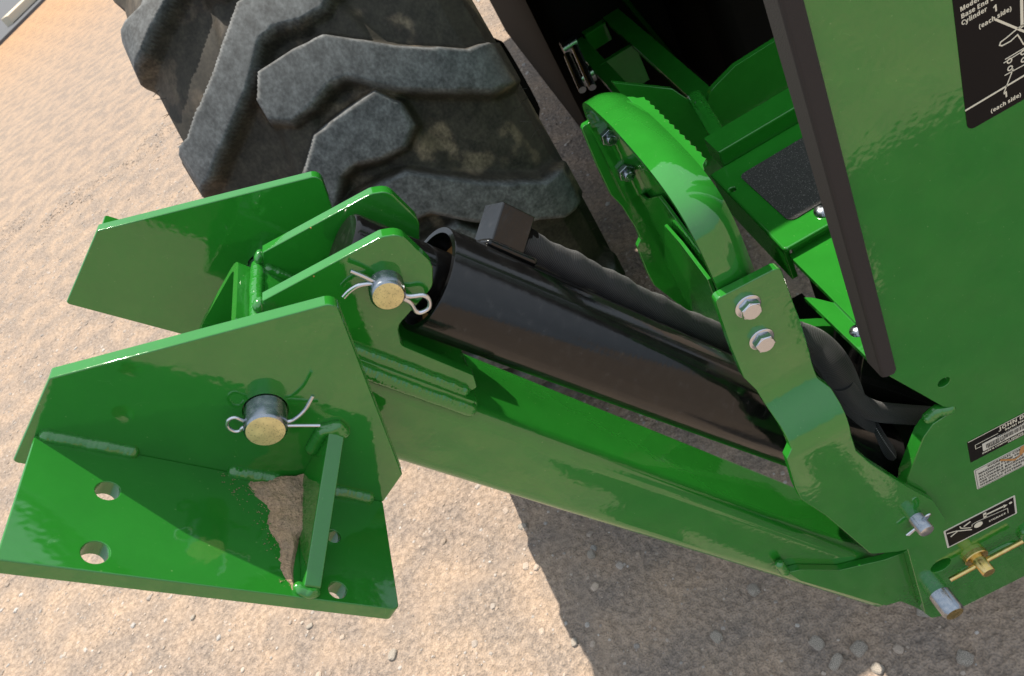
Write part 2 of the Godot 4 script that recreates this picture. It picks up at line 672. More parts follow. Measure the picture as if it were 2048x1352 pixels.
	M.asphalt = triplanar(plain(Color(0.31, 0.32, 0.34), 0.9), 1.0, true)
	M.concrete = plain(Color(0.78, 0.74, 0.66), 0.9)
	M.wood = plain(Color(0.78, 0.58, 0.38), 0.8)

# ---------------------------------------------------------------- scene
const FZ := -0.45          # front of the near side plate of the foot
var LEG := Transform3D(Basis(Vector3(0.4476, -0.8942, 0), Vector3(0.8942, 0.4476, 0), Vector3(0, 0, 1)), Vector3(-0.1945, 0.9806, 0))
var CYL := Transform3D(Basis(Vector3(0.4856, -0.8742, 0), Vector3(0.8742, 0.4856, 0), Vector3(0, 0, 1)), Vector3(-0.1111, 1.022, -0.553))

func _ready():
	rng.seed = 7
	var cam := Camera3D.new()
	cam.name = "camera"
	cam.transform = Transform3D(Basis(Vector3(0.858919, -0.453790, 0.237345), Vector3(0.498025, 0.632213, -0.593530), Vector3(0.119285, 0.627998, 0.769019)), Vector3(0, 1.38, 0))
	cam.fov = 45.5527
	cam.near = 0.02
	cam.far = 400
	var lens := CameraAttributesPhysical.new()
	lens.frustum_focal_length = 28.58
	lens.exposure_aperture = 18.0
	lens.frustum_focus_distance = 0.72
	lens.frustum_far = 400
	lens.frustum_near = 0.02
	cam.attributes = lens
	add_child(cam)
	cam.make_current()
	var env := Environment.new()
	env.background_mode = Environment.BG_SKY
	var sky := Sky.new()
	var sm := ProceduralSkyMaterial.new()
	sm.sky_top_color = Color(0.88, 0.92, 0.97)
	sm.sky_horizon_color = Color(0.66, 0.72, 0.78)
	sm.sky_curve = 0.3
	sm.ground_bottom_color = Color(0.5, 0.42, 0.34)
	sm.ground_horizon_color = Color(0.66, 0.68, 0.68)
	sky.sky_material = sm
	env.sky = sky
	env.tonemap_mode = Environment.TONE_MAPPER_LINEAR
	env.tonemap_exposure = 1.5
	env.background_energy_multiplier = 0.82
	env.sdfgi_enabled = true
	env.ssao_enabled = true
	env.ssil_enabled = true
	var we := WorldEnvironment.new()
	we.name = "environment"
	we.environment = env
	add_child(we)
	var sun := DirectionalLight3D.new()
	sun.name = "sun"
	sun.light_color = Color(1.0, 0.96, 0.9)
	sun.light_energy = 1.6
	sun.light_angular_distance = 0.5
	sun.shadow_enabled = true
	sun.basis = Basis.looking_at(Vector3(0.122, -1.0, 0.565).normalized(), Vector3.FORWARD)
	add_child(sun)
	make_materials()
	build_ground()
	build_tyre()
	build_tractor()
	build_frame()
	build_platform()
	build_arm()
	build_foot()
	build_cylinder()
	build_hoses()
	build_step()
	build_small()
	build_stones()

# ---- ground, gravel and the far edge of the yard
func ground_noise() -> FastNoiseLite:
	var n := FastNoiseLite.new()
	n.seed = 3
	n.frequency = 2.2
	n.fractal_octaves = 5
	n.fractal_gain = 0.55
	return n

var gn: FastNoiseLite
func gh(x: float, z: float) -> float:
	var near := clampf((7.0 - Vector2(x + 1.0, z + 1.5).length()) / 3.0, 0.0, 1.0)
	return near * (0.009 * gn.get_noise_2d(x * 0.8, z * 0.8) + 0.003 * gn.get_noise_2d(x * 7.0 + 40.0, z * 7.0))

func build_ground():
	gn = ground_noise()
	var xs := [-150.0, -90.0, -55.0, -35.0, -22.0, -14.0, -9.0, -6.5, -5.0]
	var x := -4.0
	while x < 1.3:
		xs.append(x)
		x += 0.022
	xs.append_array([1.6, 2.5, 4.0, 8.0, 16.0, 40.0, 120.0])
	var zs := [-150.0, -90.0, -50.0, -30.0, -20.0, -14.0, -10.0, -8.0, -6.5, -5.5]
	var z := -4.8
	while z < 0.5:
		zs.append(z)
		z += 0.022
	zs.append_array([0.9, 1.6, 2.6, 4.0, 8.0, 20.0, 60.0, 120.0])
	var st := begin()
	var tone := FastNoiseLite.new()
	tone.seed = 9
	tone.frequency = 0.9
	for j in zs.size():
		for i in xs.size():
			var t := tone.get_noise_2d(xs[i], zs[j])
			var far := clampf((-zs[j] - 9.0) / 5.0, 0.0, 1.0)
			var c := Color(0.71 + 0.05 * t, 0.80 + 0.05 * t, 0.95 + 0.04 * t).lerp(Color(0.95, 0.82, 0.66), far * 0.75)
			st.set_color(c)
			st.add_vertex(Vector3(xs[i], gh(xs[i], zs[j]), zs[j]))
	var w := xs.size()
	for j in zs.size() - 1:
		for i in w - 1:
			var a := j * w + i
			for k in [a, a + 1, a + w, a + 1, a + w + 1, a + w]:
				st.add_index(k)
	st.generate_normals()
	struct(obj("ground", st, M.ground), "dry tan dirt yard scattered with small pebbles", "ground")
	# gravel lying on the dirt
	for kind in [[0.0016, 0.0046, 42000, "fine_gravel", "tiny tan grit strewn over the dirt"], [0.0036, 0.0105, 5200, "gravel", "small rounded pebbles strewn over the dirt"]]:
		var ps := begin()
		pebble(ps, 2 if kind[0] > 0.004 else 1, 17)
		var mm := MultiMesh.new()
		mm.transform_format = MultiMesh.TRANSFORM_3D
		mm.use_colors = true
		mm.mesh = ps.commit()
		mm.instance_count = kind[2]
		for k in kind[2]:
			var q := pow(rng.randf(), 0.62)
			var pz := lerpf(-0.3, -5.5, q)
			var px := lerpf(-1.6 + 0.55 * pz, 0.75, rng.randf())
			var s := lerpf(kind[0], kind[1], pow(rng.randf(), 2.5))
			var b := Basis.from_euler(Vector3(rng.randf_range(-0.4, 0.4), rng.randf() * TAU, rng.randf_range(-0.4, 0.4))).scaled(Vector3(s, s * 0.75, s))
			mm.set_instance_transform(k, Transform3D(b, Vector3(px, gh(px, pz) - s * 0.05, pz)))
			var t := rng.randf()
			var c := Color(0.50, 0.395, 0.31).lerp(Color(0.55, 0.52, 0.49), t * t) * rng.randf_range(0.8, 1.35)
			mm.set_instance_color(k, c)
		var o := MultiMeshInstance3D.new()
		o.multimesh = mm
		o.material_override = M.pebble
		o.name = kind[3]
		add_child(o, true)
		o.set_meta("kind", "stuff")
		tag(o, kind[4], "gravel")
	# the far edge: pavement with a raised kerb block
	var d := Vector2(0.2513, -0.9679)     # along the edge
	var e0 := Vector2(-6.08, -14.24)
	var side := Vector2(-0.9679, -0.2513)
	var xf := Transform3D(Basis(Vector3(d.x, 0, d.y), Vector3(0, 1, 0), Vector3(-side.x, 0, -side.y)), Vector3(e0.x, 0, e0.y))
	st = begin()
	box(st, Vector3(60, 0.08, 1.6), 0.01, xf * Transform3D(Basis(), Vector3(0, 0.01, -0.8)))
	struct(obj("pavement", st, M.asphalt), "grey paved strip along the far edge of the dirt yard", "pavement")
	st = begin()
	box(st, Vector3(60, 0.06, 40), 0.01, xf * Transform3D(Basis(), Vector3(0, 0.02, -21.6)))
	struct(obj("road", st, M.asphalt), "wide grey road surface beyond the paved strip", "road")
	st = begin()
	box(st, Vector3(1.5, 0.14, 0.16), 0.02, xf * Transform3D(Basis(), Vector3(1.75, 0.12, -0.32)))
	tag(obj("kerb_block", st, M.concrete), "long pale concrete kerb block at the yard's far edge", "kerb block")

func pebble(st: SurfaceTool, rings: int, sd: int):
	var n := FastNoiseLite.new()
	n.seed = sd
	n.frequency = 0.9
	var m := SphereMesh.new()
	m.radius = 1.0
	m.height = 2.0
	m.radial_segments = 6 + 3 * rings
	m.rings = 2 + 2 * rings
	var a := m.get_mesh_arrays()
	var v: PackedVector3Array = a[Mesh.ARRAY_VERTEX]
	var idx: PackedInt32Array = a[Mesh.ARRAY_INDEX]
	for i in idx:
		var p := v[i]
		var k := 1.0 + 0.35 * n.get_noise_3dv(p)
		var q := Vector3(p.x * 1.15, p.y * 0.7, p.z * 0.9) * k
		q.x = clampf(q.x, -0.85, 0.95)
		q.z = clampf(q.z, -0.8, 0.75)
		q.y = minf(q.y, 0.55)
		st.set_smooth_group(-1)
		st.add_vertex(q)
	st.generate_normals()

func build_stones():
	var list := [
		[Vector3(-0.0251, 0, -0.7345), 0.016, "large pale grey stone in the shade below the curved arm end"],
		[Vector3(0.0763, 0, -0.5649), 0.016, "rounded grey stone in the shade, largest of the bottom edge cluster"],
		[Vector3(0.0227, 0, -0.6023), 0.012, "small grey stone left of the largest one near the bottom edge"],
		[Vector3(0.0328, 0, -0.5617), 0.014, "flat bluish stone lowest in the cluster near the bottom edge"],
		[Vector3(0.0838, 0, -0.526), 0.011, "little pale stone cut by the bottom edge under the frame"],
		[Vector3(0.2011, 0, -0.4847), 0.015, "slanted grey stone in the shade under the silver pivot pin"],
		[Vector3(0.1926, 0, -0.5703), 0.014, "dull grey stone just left of the silver pivot pin"],
		[Vector3(-0.7528, 0, -0.9702), 0.012, "pale sunlit stone on the dirt left of the shadow edge"],
		[Vector3(-0.3962, 0, -1.1076), 0.011, "tan sunlit pebble close beside the shadow edge under the arm"],
		[Vector3(-0.3676, 0, -0.8041), 0.010, "whitish stone lying on the lower end of the shadow edge"],
		[Vector3(-1.3056, 0, -1.3555), 0.009, "sunlit grey pebble below the left end of the foot flange"],
		[Vector3(-0.2749, 0, -0.9551), 0.012, "blue grey stone inside the shadow under the middle of the arm"],
		[Vector3(-0.9537, 0, -1.1447), 0.009, "sunlit tan pebble below the gusset of the foot"],
		[Vector3(-0.1214, 0, -0.6909), 0.011, "light grey stone in the shade beneath the arm's right half"],
	]
	var k := 0
	for s in list:
		k += 1
		var st := begin()
		pebble(st, 3, 100 + 2 * k)
		var o := obj("stone", st, M.stone if M.has("stone") else stone_mat())
		var p: Vector3 = s[0]
		o.position = Vector3(p.x, gh(p.x, p.z) + s[1] * 0.05, p.z)
		o.rotation = Vector3(0.2 * sin(k * 2.0), k * 1.7, 0.2 * cos(k * 3.0))
		o.scale = Vector3(1.0 + 0.2 * sin(k * 5.0), 0.9, 0.95 + 0.2 * cos(k * 4.0)) * s[1] * 0.95
		tag(o, s[2], "stone", "stones lying on the dirt")

func stone_mat() -> Material:
	var m: StandardMaterial3D = plain(Color(0.66, 0.63, 0.6), 0.9)
	m.albedo_texture = M.pebble.albedo_texture
	m.albedo_color = Color(0.70, 0.66, 0.61)
	M.stone = triplanar(m, 0.8)
	return m

# ---- tyre
const TR := 0.65
const TZ := -1.64
const TX := -0.187

func poly_sd(p: Vector2, poly: PackedVector2Array) -> float:
	var d := 1e9
	var s := 1.0
	var n := poly.size()
	var j := n - 1
	for i in n:
		var e := poly[j] - poly[i]
		var w := p - poly[i]
		var b := w - e * clampf(w.dot(e) / e.dot(e), 0.0, 1.0)
		d = minf(d, b.dot(b))
		var c1 := p.y >= poly[i].y
		var c2 := p.y < poly[j].y
		var c3 := e.x * w.y > e.y * w.x
		if (c1 and c2 and c3) or (not c1 and not c2 and not c3):
			s = -s
		j = i
	return s * sqrt(d)

func build_tyre():
	var tractor := thing("tractor", "green tractor whose dusty black lugged rear tyre stands behind the foot", "tractor")
	var t := MeshInstance3D.new()
	t.name = "tyre"
	tractor.add_child(t)
	t.position = Vector3(TX, TR, TZ)
	# profile across the tyre: (x, radius) of the carcass between lugs, from the left bead to the right one
	var prof := [Vector2(-0.150, 0.36), Vector2(-0.205, 0.42), Vector2(-0.241, 0.48), Vector2(-0.243, 0.535), Vector2(-0.228, 0.583), Vector2(-0.198, 0.606), Vector2(-0.16, 0.613), Vector2(-0.08, 0.617), Vector2(0, 0.618)]
	for k in range(7, -1, -1):
		prof.append(Vector2(-prof[k].x, prof[k].y))
	var c := Curve2D.new()
	for p in prof:
		c.add_point(p)
	var L := c.get_baked_length()
	var mid := L / 2.0
	var pitch := TAU / 19.0
	# right bar lug in (across, along) metres from its own reference angle
	var k := TR * PI / 180.0
	var bar := PackedVector2Array()
	for p in [[0.30, 28.5], [0.195, 29.9], [0.116, 34.7], [0.041, 40.4], [-0.01, 40.9], [-0.062, 41.0], [-0.082, 38.2], [-0.082, 35.2], [-0.058, 33.6], [-0.022, 33.9], [0.014, 35.0], [0.04, 34.6], [0.087, 30.4], [0.2, 24.0], [0.30, 22.5]]:
		bar.append(Vector2(p[0], (p[1] - 33.0) * k))
	var tie := PackedVector2Array([Vector2(-0.10, -0.085), Vector2(-0.055, -0.085), Vector2(-0.03, 0.02), Vector2(-0.075, 0.02)])
	var angs := []
	var a := -30.0
	while a < 330.0:
		angs.append(a)
		a += (0.32 if a > -8.0 else 0.6) if a < 58.0 else 2.5
	angs.append(330.0)
	var across := []
	var s := 0.0
	while s < L:
		across.append(s)
		s += 0.0033 if absf(s - mid) < 0.29 else 0.02
	across.append(L)
	var W := across.size()
	var pos := PackedVector3Array()
	var col := PackedColorArray()
	var lug := PackedInt32Array()
	var dirtn := FastNoiseLite.new()
	dirtn.seed = 5
	dirtn.frequency = 9.0
	dirtn.fractal_octaves = 4
	for ang in angs:
		for sv in across:
			var p := c.sample_baked(sv)
			var p2 := c.sample_baked(minf(sv + 0.002, L))
			var p1 := c.sample_baked(maxf(sv - 0.002, 0))
			var tn := (p2 - p1).normalized()
			var nrm := Vector2(-tn.y, tn.x)
			if nrm.dot(p - Vector2(0, 0.48)) < 0:
				nrm = -nrm
			var v: float = sv - mid
			var h := 0.0
			var id := 0
			var best := 1e9
			if absf(v) < 0.34:
				for side in [1.0, -1.0]:
					var ref := deg_to_rad(33.0) + (0.0 if side > 0 else pitch * 0.5)
					var q := fposmod(deg_to_rad(ang) - ref + pitch * 0.5, pitch) - pitch * 0.5
					for o in [-1, 0, 1]:
						var along: float = (q + o * pitch) * TR
						if along < -0.13 or along > 0.14:
							continue
						var d := poly_sd(Vector2(v * side, along), bar)
						if d < best:
							best = d
							id = int(round((deg_to_rad(ang) - q - o * pitch - ref) / pitch)) * 2 + (1 if side > 0 else 2) + 200
						var td := poly_sd(Vector2(v * side, along), tie)
						if td < 0.02:
							h = maxf(h, 0.012 * (1.0 - smoothstep(-0.004, 0.016, td)))
				var fade := 1.0 - smoothstep(0.215, 0.275, absf(v))
				# steep flank, rounded foot and shoulder
				var lh := 1.0 - smoothstep(-0.004, 0.020, best)
				lh = lerpf(lh, 1.0 - clampf(best / 0.010, 0.0, 1.0), 0.86)
				h = maxf(h, (0.034 - 0.010 * smoothstep(0.19, 0.25, absf(v))) * lh * fade)
				if best > 0.002 or absf(v) > 0.27:
					id = 0
			var r := p + nrm * h
			var th := deg_to_rad(ang)
			pos.append(Vector3(r.x, r.y * sin(th), r.y * cos(th)))
			lug.append(id)
			var dn := dirtn.get_noise_3d(r.x, r.y * sin(th), r.y * cos(th))
			var top := smoothstep(0.02, 0.033, h)
			var base := Color(0.070, 0.060, 0.046).lerp(Color(0.19, 0.20, 0.205), top)
			var mud := smoothstep(0.12, 0.34, dn) * (1.0 - top) * (0.8 if r.x > 0.0 else 0.35)
			col.append(base.lerp(Color(0.30, 0.235, 0.16), mud))
	# smooth normals over the whole skin
	var nor := PackedVector3Array()
	nor.resize(pos.size())
	for j in angs.size() - 1:
		for i in W - 1:
			var q := j * W + i
			var n := (pos[q + W] - pos[q]).cross(pos[q + 1] - pos[q])
			for z in [q, q + 1, q + W, q + W + 1]:
				nor[z] += n
	for i in W:   # close the ring
		var e := (angs.size() - 1) * W + i
		var n := nor[i] + nor[e]
		nor[i] = n
		nor[e] = n
	var ci := int(W / 2.0) + 20 * W
	var flip := signf(nor[ci].dot(out_of(pos[ci])))
	var parts := {}
	for j in angs.size() - 1:
		for i in W - 1:
			var q := j * W + i
			var id := maxi(maxi(lug[q], lug[q + 1]), maxi(lug[q + W], lug[q + W + 1]))
			if not parts.has(id):
				parts[id] = begin()
			var st: SurfaceTool = parts[id]
			for tr3 in [[q, q + 1, q + W], [q + 1, q + W + 1, q + W]]:
				for z in (tr3 if flip > 0.0 else [tr3[0], tr3[2], tr3[1]]):
					st.set_color(col[z])
					st.set_normal((nor[z] * flip).normalized())
					st.add_vertex(pos[z])
	t.mesh = parts[0].commit()
	t.material_override = M.rubber
	var ids := parts.keys()
	ids.sort()
	for id in ids:
		if id != 0:
			obj("tread_lug", parts[id], M.rubber, t)
	# moulding whiskers on the shoulders
	var st := begin()
	for i in 120:
		var side := -1.0 if i % 2 else 1.0
		var th := deg_to_rad(rng.randf_range(-12, 58))
		var rr := rng.randf_range(0.53, 0.60)
		var x0 := side * (0.243 - maxf(rr - 0.535, 0.0) * 0.3)
		var b := Vector3(x0 - side * 0.01, rr * sin(th), rr * cos(th))
		var dr := Vector3(side, rng.randf_range(-0.5, 0.5), rng.randf_range(-0.4, 0.6)).normalized()
		tube(st, [b, b + dr * 0.01, b + dr * rng.randf_range(0.015, 0.021)], [0.0006, 0.0005, 0.0003], 4)
	var hair := obj("moulding_whiskers", st, M.whisker if M.has("whisker") else whisker(), t)
	hair.set_meta("kind", "stuff")
	# rim
	st = begin()
	lathe(st, pv([0.0, -0.02, 0.12, -0.02, 0.13, 0.03, 0.30, 0.05, 0.34, 0.10, 0.37, 0.15, 0.385, 0.155, 0.385, -0.155, 0.37, -0.15, 0.34, 0.06]), Transform3D(Basis(Vector3(0, 0, -1), Vector3(0, 1, 0), Vector3(1, 0, 0)), Vector3.ZERO), 40)
	obj("rim", st, plain(Color(0.75, 0.62, 0.05), 0.35), t)

func whisker() -> Material:
	M.whisker = plain(Color(0.2, 0.18, 0.16), 0.6)
	return M.whisker

func out_of(p: Vector3) -> Vector3:
	var r := Vector2(p.y, p.z).length()
	var d := Vector2(p.x, r - 0.48)
	return Vector3(d.x, d.y * p.y / r, d.y * p.z / r)

# ---- what shows of the tractor behind: axle, ribbed housing, hitch links
func build_tractor():
	var t := get_node("tractor")
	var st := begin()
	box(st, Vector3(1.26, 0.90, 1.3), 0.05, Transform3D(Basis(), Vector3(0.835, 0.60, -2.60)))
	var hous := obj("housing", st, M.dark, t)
	for i in 7:
		st = begin()
		var b := Basis(Vector3(0, 0, 1), 0.28)
		box(st, Vector3(0.014, 0.72, 0.03), 0.004, Transform3D(b, Vector3(0.38 + 0.085 * i, 0.66, -1.94)))
		obj("rib", st, M.old_green, hous)
	st = begin()
	tube(st, [Vector3(0.0, 0.65, -1.64), Vector3(0.06, 0.65, -1.64), Vector3(0.09, 0.65, -1.64)], [0.13, 0.12, 0.08], 20)
	obj("hub", st, M.dark, t)
	st = begin()
	box(st, Vector3(0.5, 0.3, 0.5), 0.04, Transform3D(Basis(), Vector3(0.75, 0.45, -1.85)))
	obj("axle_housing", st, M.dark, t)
	st = begin()
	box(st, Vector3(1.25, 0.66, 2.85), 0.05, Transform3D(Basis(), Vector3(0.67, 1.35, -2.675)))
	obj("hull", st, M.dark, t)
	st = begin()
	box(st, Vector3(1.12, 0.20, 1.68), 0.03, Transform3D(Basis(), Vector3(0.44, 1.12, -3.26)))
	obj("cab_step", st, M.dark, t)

	var h := thing("hitch_links", "pair of green hitch bars with a cross bar in shade behind the step", "hitch")
	st = begin()
	plate(st, pv([-1.50, 0.488, -1.50, 0.50, -2.4, 0.53, -2.4, 0.518]), 0.250, 0.287, 0.001, side_plane())
	obj("hitch_bar", st, M.green, h)
	st = begin()
	plate(st, pv([-1.33, 0.503, -1.33, 0.515, -2.3, 0.535, -2.3, 0.523]), 0.350, 0.394, 0.001, side_plane())
	obj("hitch_bar", st, M.green, h)
	st = begin()
	box(st, Vector3(0.09, 0.10, 0.014), 0.001, Transform3D(Basis(), Vector3(0.317, 0.46, -1.78)))
	obj("cross_bar", st, M.green, h)
	st = begin()
	box(st, Vector3(0.06, 0.05, 0.15), 0.004, Transform3D(Basis(), Vector3(0.318, 0.50, -2.0)))
	obj("cast_link", st, M.green, h)
	for q in [Vector3(0.352, 0.52, -2.0), Vector3(0.392, 0.53, -2.02), Vector3(0.246, 0.52, -1.93), Vector3(0.23, 0.5, -1.78)]:
		st = begin()
		lathe(st, pv([0.0, 0.02, 0.018, 0.02, 0.02, 0.018, 0.02, -0.02, 0.0, -0.02]), Transform3D(Basis(Vector3(0, 0, -1), Vector3(0, 1, 0), Vector3(1, 0, 0)), q), 20)
		obj("link_pin", st, M.steel, h)
	var r := thing("stay_rods", "thin bright metal rods hanging beside the left hitch bar", "rod")
	for q in [[Vector3(0.1938, 0.6435, -1.62), Vector3(0.1762, 0.618, -1.5)], [Vector3(0.2144, 0.6488, -1.62), Vector3(0.1961, 0.6112, -1.5)]]:
		st = begin()
		tube(st, q, 0.008, 10)
		obj("rod", st, M.steel, r)

func side_plane() -> Transform3D:   # local x = world z, local y = world y, local z = world x
	return Transform3D(Basis(Vector3(0, 0, 1), Vector3(0, 1, 0), Vector3(1, 0, 0)), Vector3.ZERO)

# ---- main frame with its decals
func build_frame():
	var t := thing("backhoe_frame", "glossy green upright steel frame plate with stickers at the right", "frame")
	var z1 := -0.475
	var st := begin()
	var poly := round_poly(pv([0.196, 1.32, 0.196, 0.722, 0.2395, 0.636, 0.252, 0.622, 0.226, 0.617, 0.213, 0.603, 0.1865, 0.548, 0.165, 0.44, 0.1616, 0.226, 0.168, 0.205, 0.19, 0.193, 0.75, 0.199, 0.75, 1.32]), [0, 0, 0, 0.003, 0.004, 0.012, 0, 0.01, 0.006, 0.004, 0.01, 0, 0])
	var h1 := circle(Vector2(0.2451, 0.6728), 0.0062, 20)
	var h2 := circle(Vector2(0.1978, 0.3311), 0.0135, 24)
	plate(st, poly, z1 - 0.0165, z1, 0.0012, Transform3D.IDENTITY, [h1, h2])
	obj("frame_plate", st, M.green, t)
	st = begin()
	plate(st, pv([0.34, 1.3, 0.34, 0.2, 0.75, 0.2, 0.75, 1.3]), -0.66, -0.645, 0.001, Transform3D.IDENTITY)
	obj("rear_plate", st, M.green, t)
	st = begin()
	plate(st, pv([0.082, 0.74, 0.082, 0.62, 0.125, 0.45, 0.165, 0.40, 0.17, 0.226, 0.176, 0.205, 0.19, 0.195, 0.34, 0.195, 0.34, 0.62, 0.25, 0.62, 0.20, 0.66]), -0.638, -0.622, 0.001)
	obj("rear_plate", st, M.green, t)
	st = begin()
	plate(st, round_poly(pv([0.185, 0.60, 0.19, 0.45, 0.185, 0.33, 0.4, 0.33, 0.4, 0.735, 0.25, 0.735, 0.215, 0.68]), 0.012), -0.618, -0.56, 0.006)
	obj("swing_casting", st, M.black, t)
	st = begin()
	box(st, Vector3(0.85, 1.15, 0.10), 0.01, Transform3D(Basis(), Vector3(0.79, 1.53, -0.57)))
	obj("control_tower", st, M.green, t)
	st = begin()
	weld(st, [Vector3(0.221, 0.6175, z1 - 0.008), Vector3(0.236, 0.628, z1 - 0.005), Vector3(0.252, 0.622, z1 - 0.002)], 0.0065)
	obj("weld_bead", st, M.weld, t)
	# rubber edge trim
	st = begin()
	plate(st, round_poly(pv([0.1872, 1.32, 0.1872, 0.7295, 0.2025, 0.727, 0.2035, 1.32]), 0.0045), -0.497, -0.4695, 0.0028)
	obj("rubber_edge_trim", st, M.trim, t)
	# ledge bent back from the foot of the panel, with a round-headed bolt
	st = begin()
	var lp := pv([0.1939, -0.6364, 0.2007, -0.6302, 0.22, -0.5973, 0.2282, -0.5211, 0.2103, -0.4939, 0.1997, -0.5006])
	plate(st, lp, -0.702, -0.694, 0.001, Transform3D(Basis(Vector3(1, 0, 0), Vector3(0, 0, 1), Vector3(0, -1, 0)), Vector3.ZERO))
	obj("ledge", st, M.green, t)
	st = begin()
	lathe(st, pv([0.0, 0.0045, 0.003, 0.0042, 0.006, 0.003, 0.008, 0.001, 0.0085, 0.0]), Transform3D(Basis(Vector3(1, 0, 0), Vector3(0, 0, -1), Vector3(0, 1, 0)), Vector3(0.2107, 0.7, -0.5579) + Vector3(0, 0.0025, 0)), 24)
	obj("carriage_bolt", st, M.zinc, t)
	# embossed handle loop and boss near the bottom edge
	st = begin()
	tube(st, smooth([Vector3(0.2069, 0.2718, -0.476), Vector3(0.2225, 0.2933, -0.475), Vector3(0.2676, 0.3026, -0.475), Vector3(0.294, 0.2963, -0.475), Vector3(0.3043, 0.2658, -0.475)], 6), 0.003, 8, true)
	obj("pressed_rib", st, M.green, t)
	st = begin()
	lathe(st, pv([0.0, 0.006, 0.014, 0.006, 0.0155, 0.004, 0.0155, -0.001]), Transform3D(Basis(), Vector3(0.314, 0.308, z1)), 24)
	obj("boss", st, M.green, t)
	# --- diagram decal
	var zd := z1 + 0.0004
	st = begin()
	plate(st, round_poly(pv([0.2985, 0.944, 0.42, 0.944, 0.42, 1.115, 0.2995, 1.115]), [0.006, 0.006, 0.006, 0.006], 6), z1, zd, 0.00008)
	var d := obj("diagram_decal", st, M.decal_black, t)
	var lines := [["Model 260", Vector3(0.3031, 1.0421, -0.475), 0.0034], ["Base End of", Vector3(0.3032, 1.0367, -0.475), 0.0034], ["Cylinder", Vector3(0.303, 1.0317, -0.475), 0.0034], ["1", Vector3(0.3257, 1.0274, -0.475), 0.0052], ["(each side)", Vector3(0.3149, 1.0216, -0.475), 0.0034], ["1", Vector3(0.3279, 0.9549, -0.475), 0.0052], ["(each side)", Vector3(0.3174, 0.9486, -0.475), 0.0034]]
	for l in lines:
		words("lettering", l[0], l[1] + Vector3(0, -l[2] * 0.33, 0.0005), l[2], M.print_white, d)
	st = begin()
	for l in [[pv([0.299, 0.9634, 0.3496, 0.9647]), 0.0014], [pv([0.3274, 1.0213, 0.3513, 0.995]), 0.0016], [pv([0.3463, 1.0246, 0.3455, 1.005]), 0.0022], [pv([0.3286, 0.9598, 0.3367, 0.9751]), 0.0008], [pv([0.3305, 0.9739, 0.3501, 0.9733]), 0.0007], [pv([0.3305, 0.9845, 0.3508, 0.9855]), 0.0007], [pv([0.3318, 0.9867, 0.3508, 0.9871]), 0.0007], [pv([0.3519, 1.0065, 0.3414, 1.0051, 0.3338, 1.0031, 0.3292, 1.0023, 0.3283, 1.0004, 0.3301, 0.9989, 0.3365, 0.9986, 0.3418, 1.0005, 0.3438, 0.9956, 0.3457, 0.9903, 0.351, 0.991]), 0.0009]]:
		stroke(st, l[0], l[1], zd)
	for c in [[2018, 0]]:
		pass
	for c in [pv([0.3346, 0.9836, 0.3346, 0.9773, 0.345, 0.9842, 0.345, 0.9779])]:
		for p in c:
			stroke(st, circle(p, 0.0017, 10), 0.0008, zd, true)
	obj("printed_lines", st, M.print_white, d)
	# --- serial number plate
	st = begin()
	plate(st, round_poly(pv([0.2567, 0.5175, 0.36, 0.5175, 0.36, 0.5575, 0.2567, 0.5575]), 0.001), z1, zd, 0.00008)
	d = obj("serial_plate", st, M.decal_black, t)
	st = begin()
	plate(st, pv([0.2575, 0.5563, 0.36, 0.5563, 0.36, 0.5572, 0.2575, 0.5572]), zd, zd + 0.0002, 0.00003)
	stroke(st, pv([0.2905, 0.5455, 0.2645, 0.5455, 0.2645, 0.538, 0.2705, 0.538]), 0.0006, zd)
	obj("printed_lines", st, M.print_white, d)
	st = begin()
	plate(st, pv([0.272, 0.527, 0.34, 0.527, 0.34, 0.541, 0.272, 0.541]), zd, zd + 0.0003, 0.00003)
	obj("barcode_label", st, M.decal_white, d)
	st = begin()
	var bx := 0.276
	while bx < 0.336:
		var w := rng.randf_range(0.0003, 0.0011)
		plate(st, pv([bx, 0.5305, bx + w, 0.5305, bx + w, 0.5375, bx, 0.5375]), zd + 0.0003, zd + 0.0005, 0.00002)
		bx += w + rng.randf_range(0.0004, 0.0011)
	obj("barcode", st, M.print_black, d)
	words("lettering", "JOHN DEERE", Vector3(0.2925, 0.5475, zd + 0.0002), 0.0058, M.print_white, d)
	words("lettering", "Serial No.", Vector3(0.2985, 0.5425, zd + 0.0002), 0.0036, M.print_white, d)
	words("lettering", "1LV0260XTNN403126", Vector3(0.288, 0.5383, zd + 0.0004), 0.0026, M.print_black, d)
	words("lettering", "1LV0260X MX", Vector3(0.277, 0.5278, zd + 0.0004), 0.0022, M.print_black, d)
	words("lettering", "DEERE & COMPANY MOLINE, ILLINOIS", Vector3(0.2705, 0.5215, zd + 0.0002), 0.0026, M.print_white, d)
	words("lettering", "ASSEMBLED IN USA", Vector3(0.3, 0.5183, zd + 0.0002), 0.0024, M.print_white, d)
	# --- hydraulic notice with a tan scrape across it
	st = begin()
	plate(st, round_poly(pv([0.2585, 0.4585, 0.36, 0.4585, 0.36, 0.4995, 0.2585, 0.4995]), 0.002), z1, zd, 0.00008)
	d = obj("notice_decal", st, M.decal_white, t)
	st = begin()
	stroke(st, pv([0.26, 0.46, 0.36, 0.46, 0.36, 0.498, 0.26, 0.498]), 0.0004, zd, true)
	obj("printed_border", st, M.print_black, d)
	var yy := 0.4915
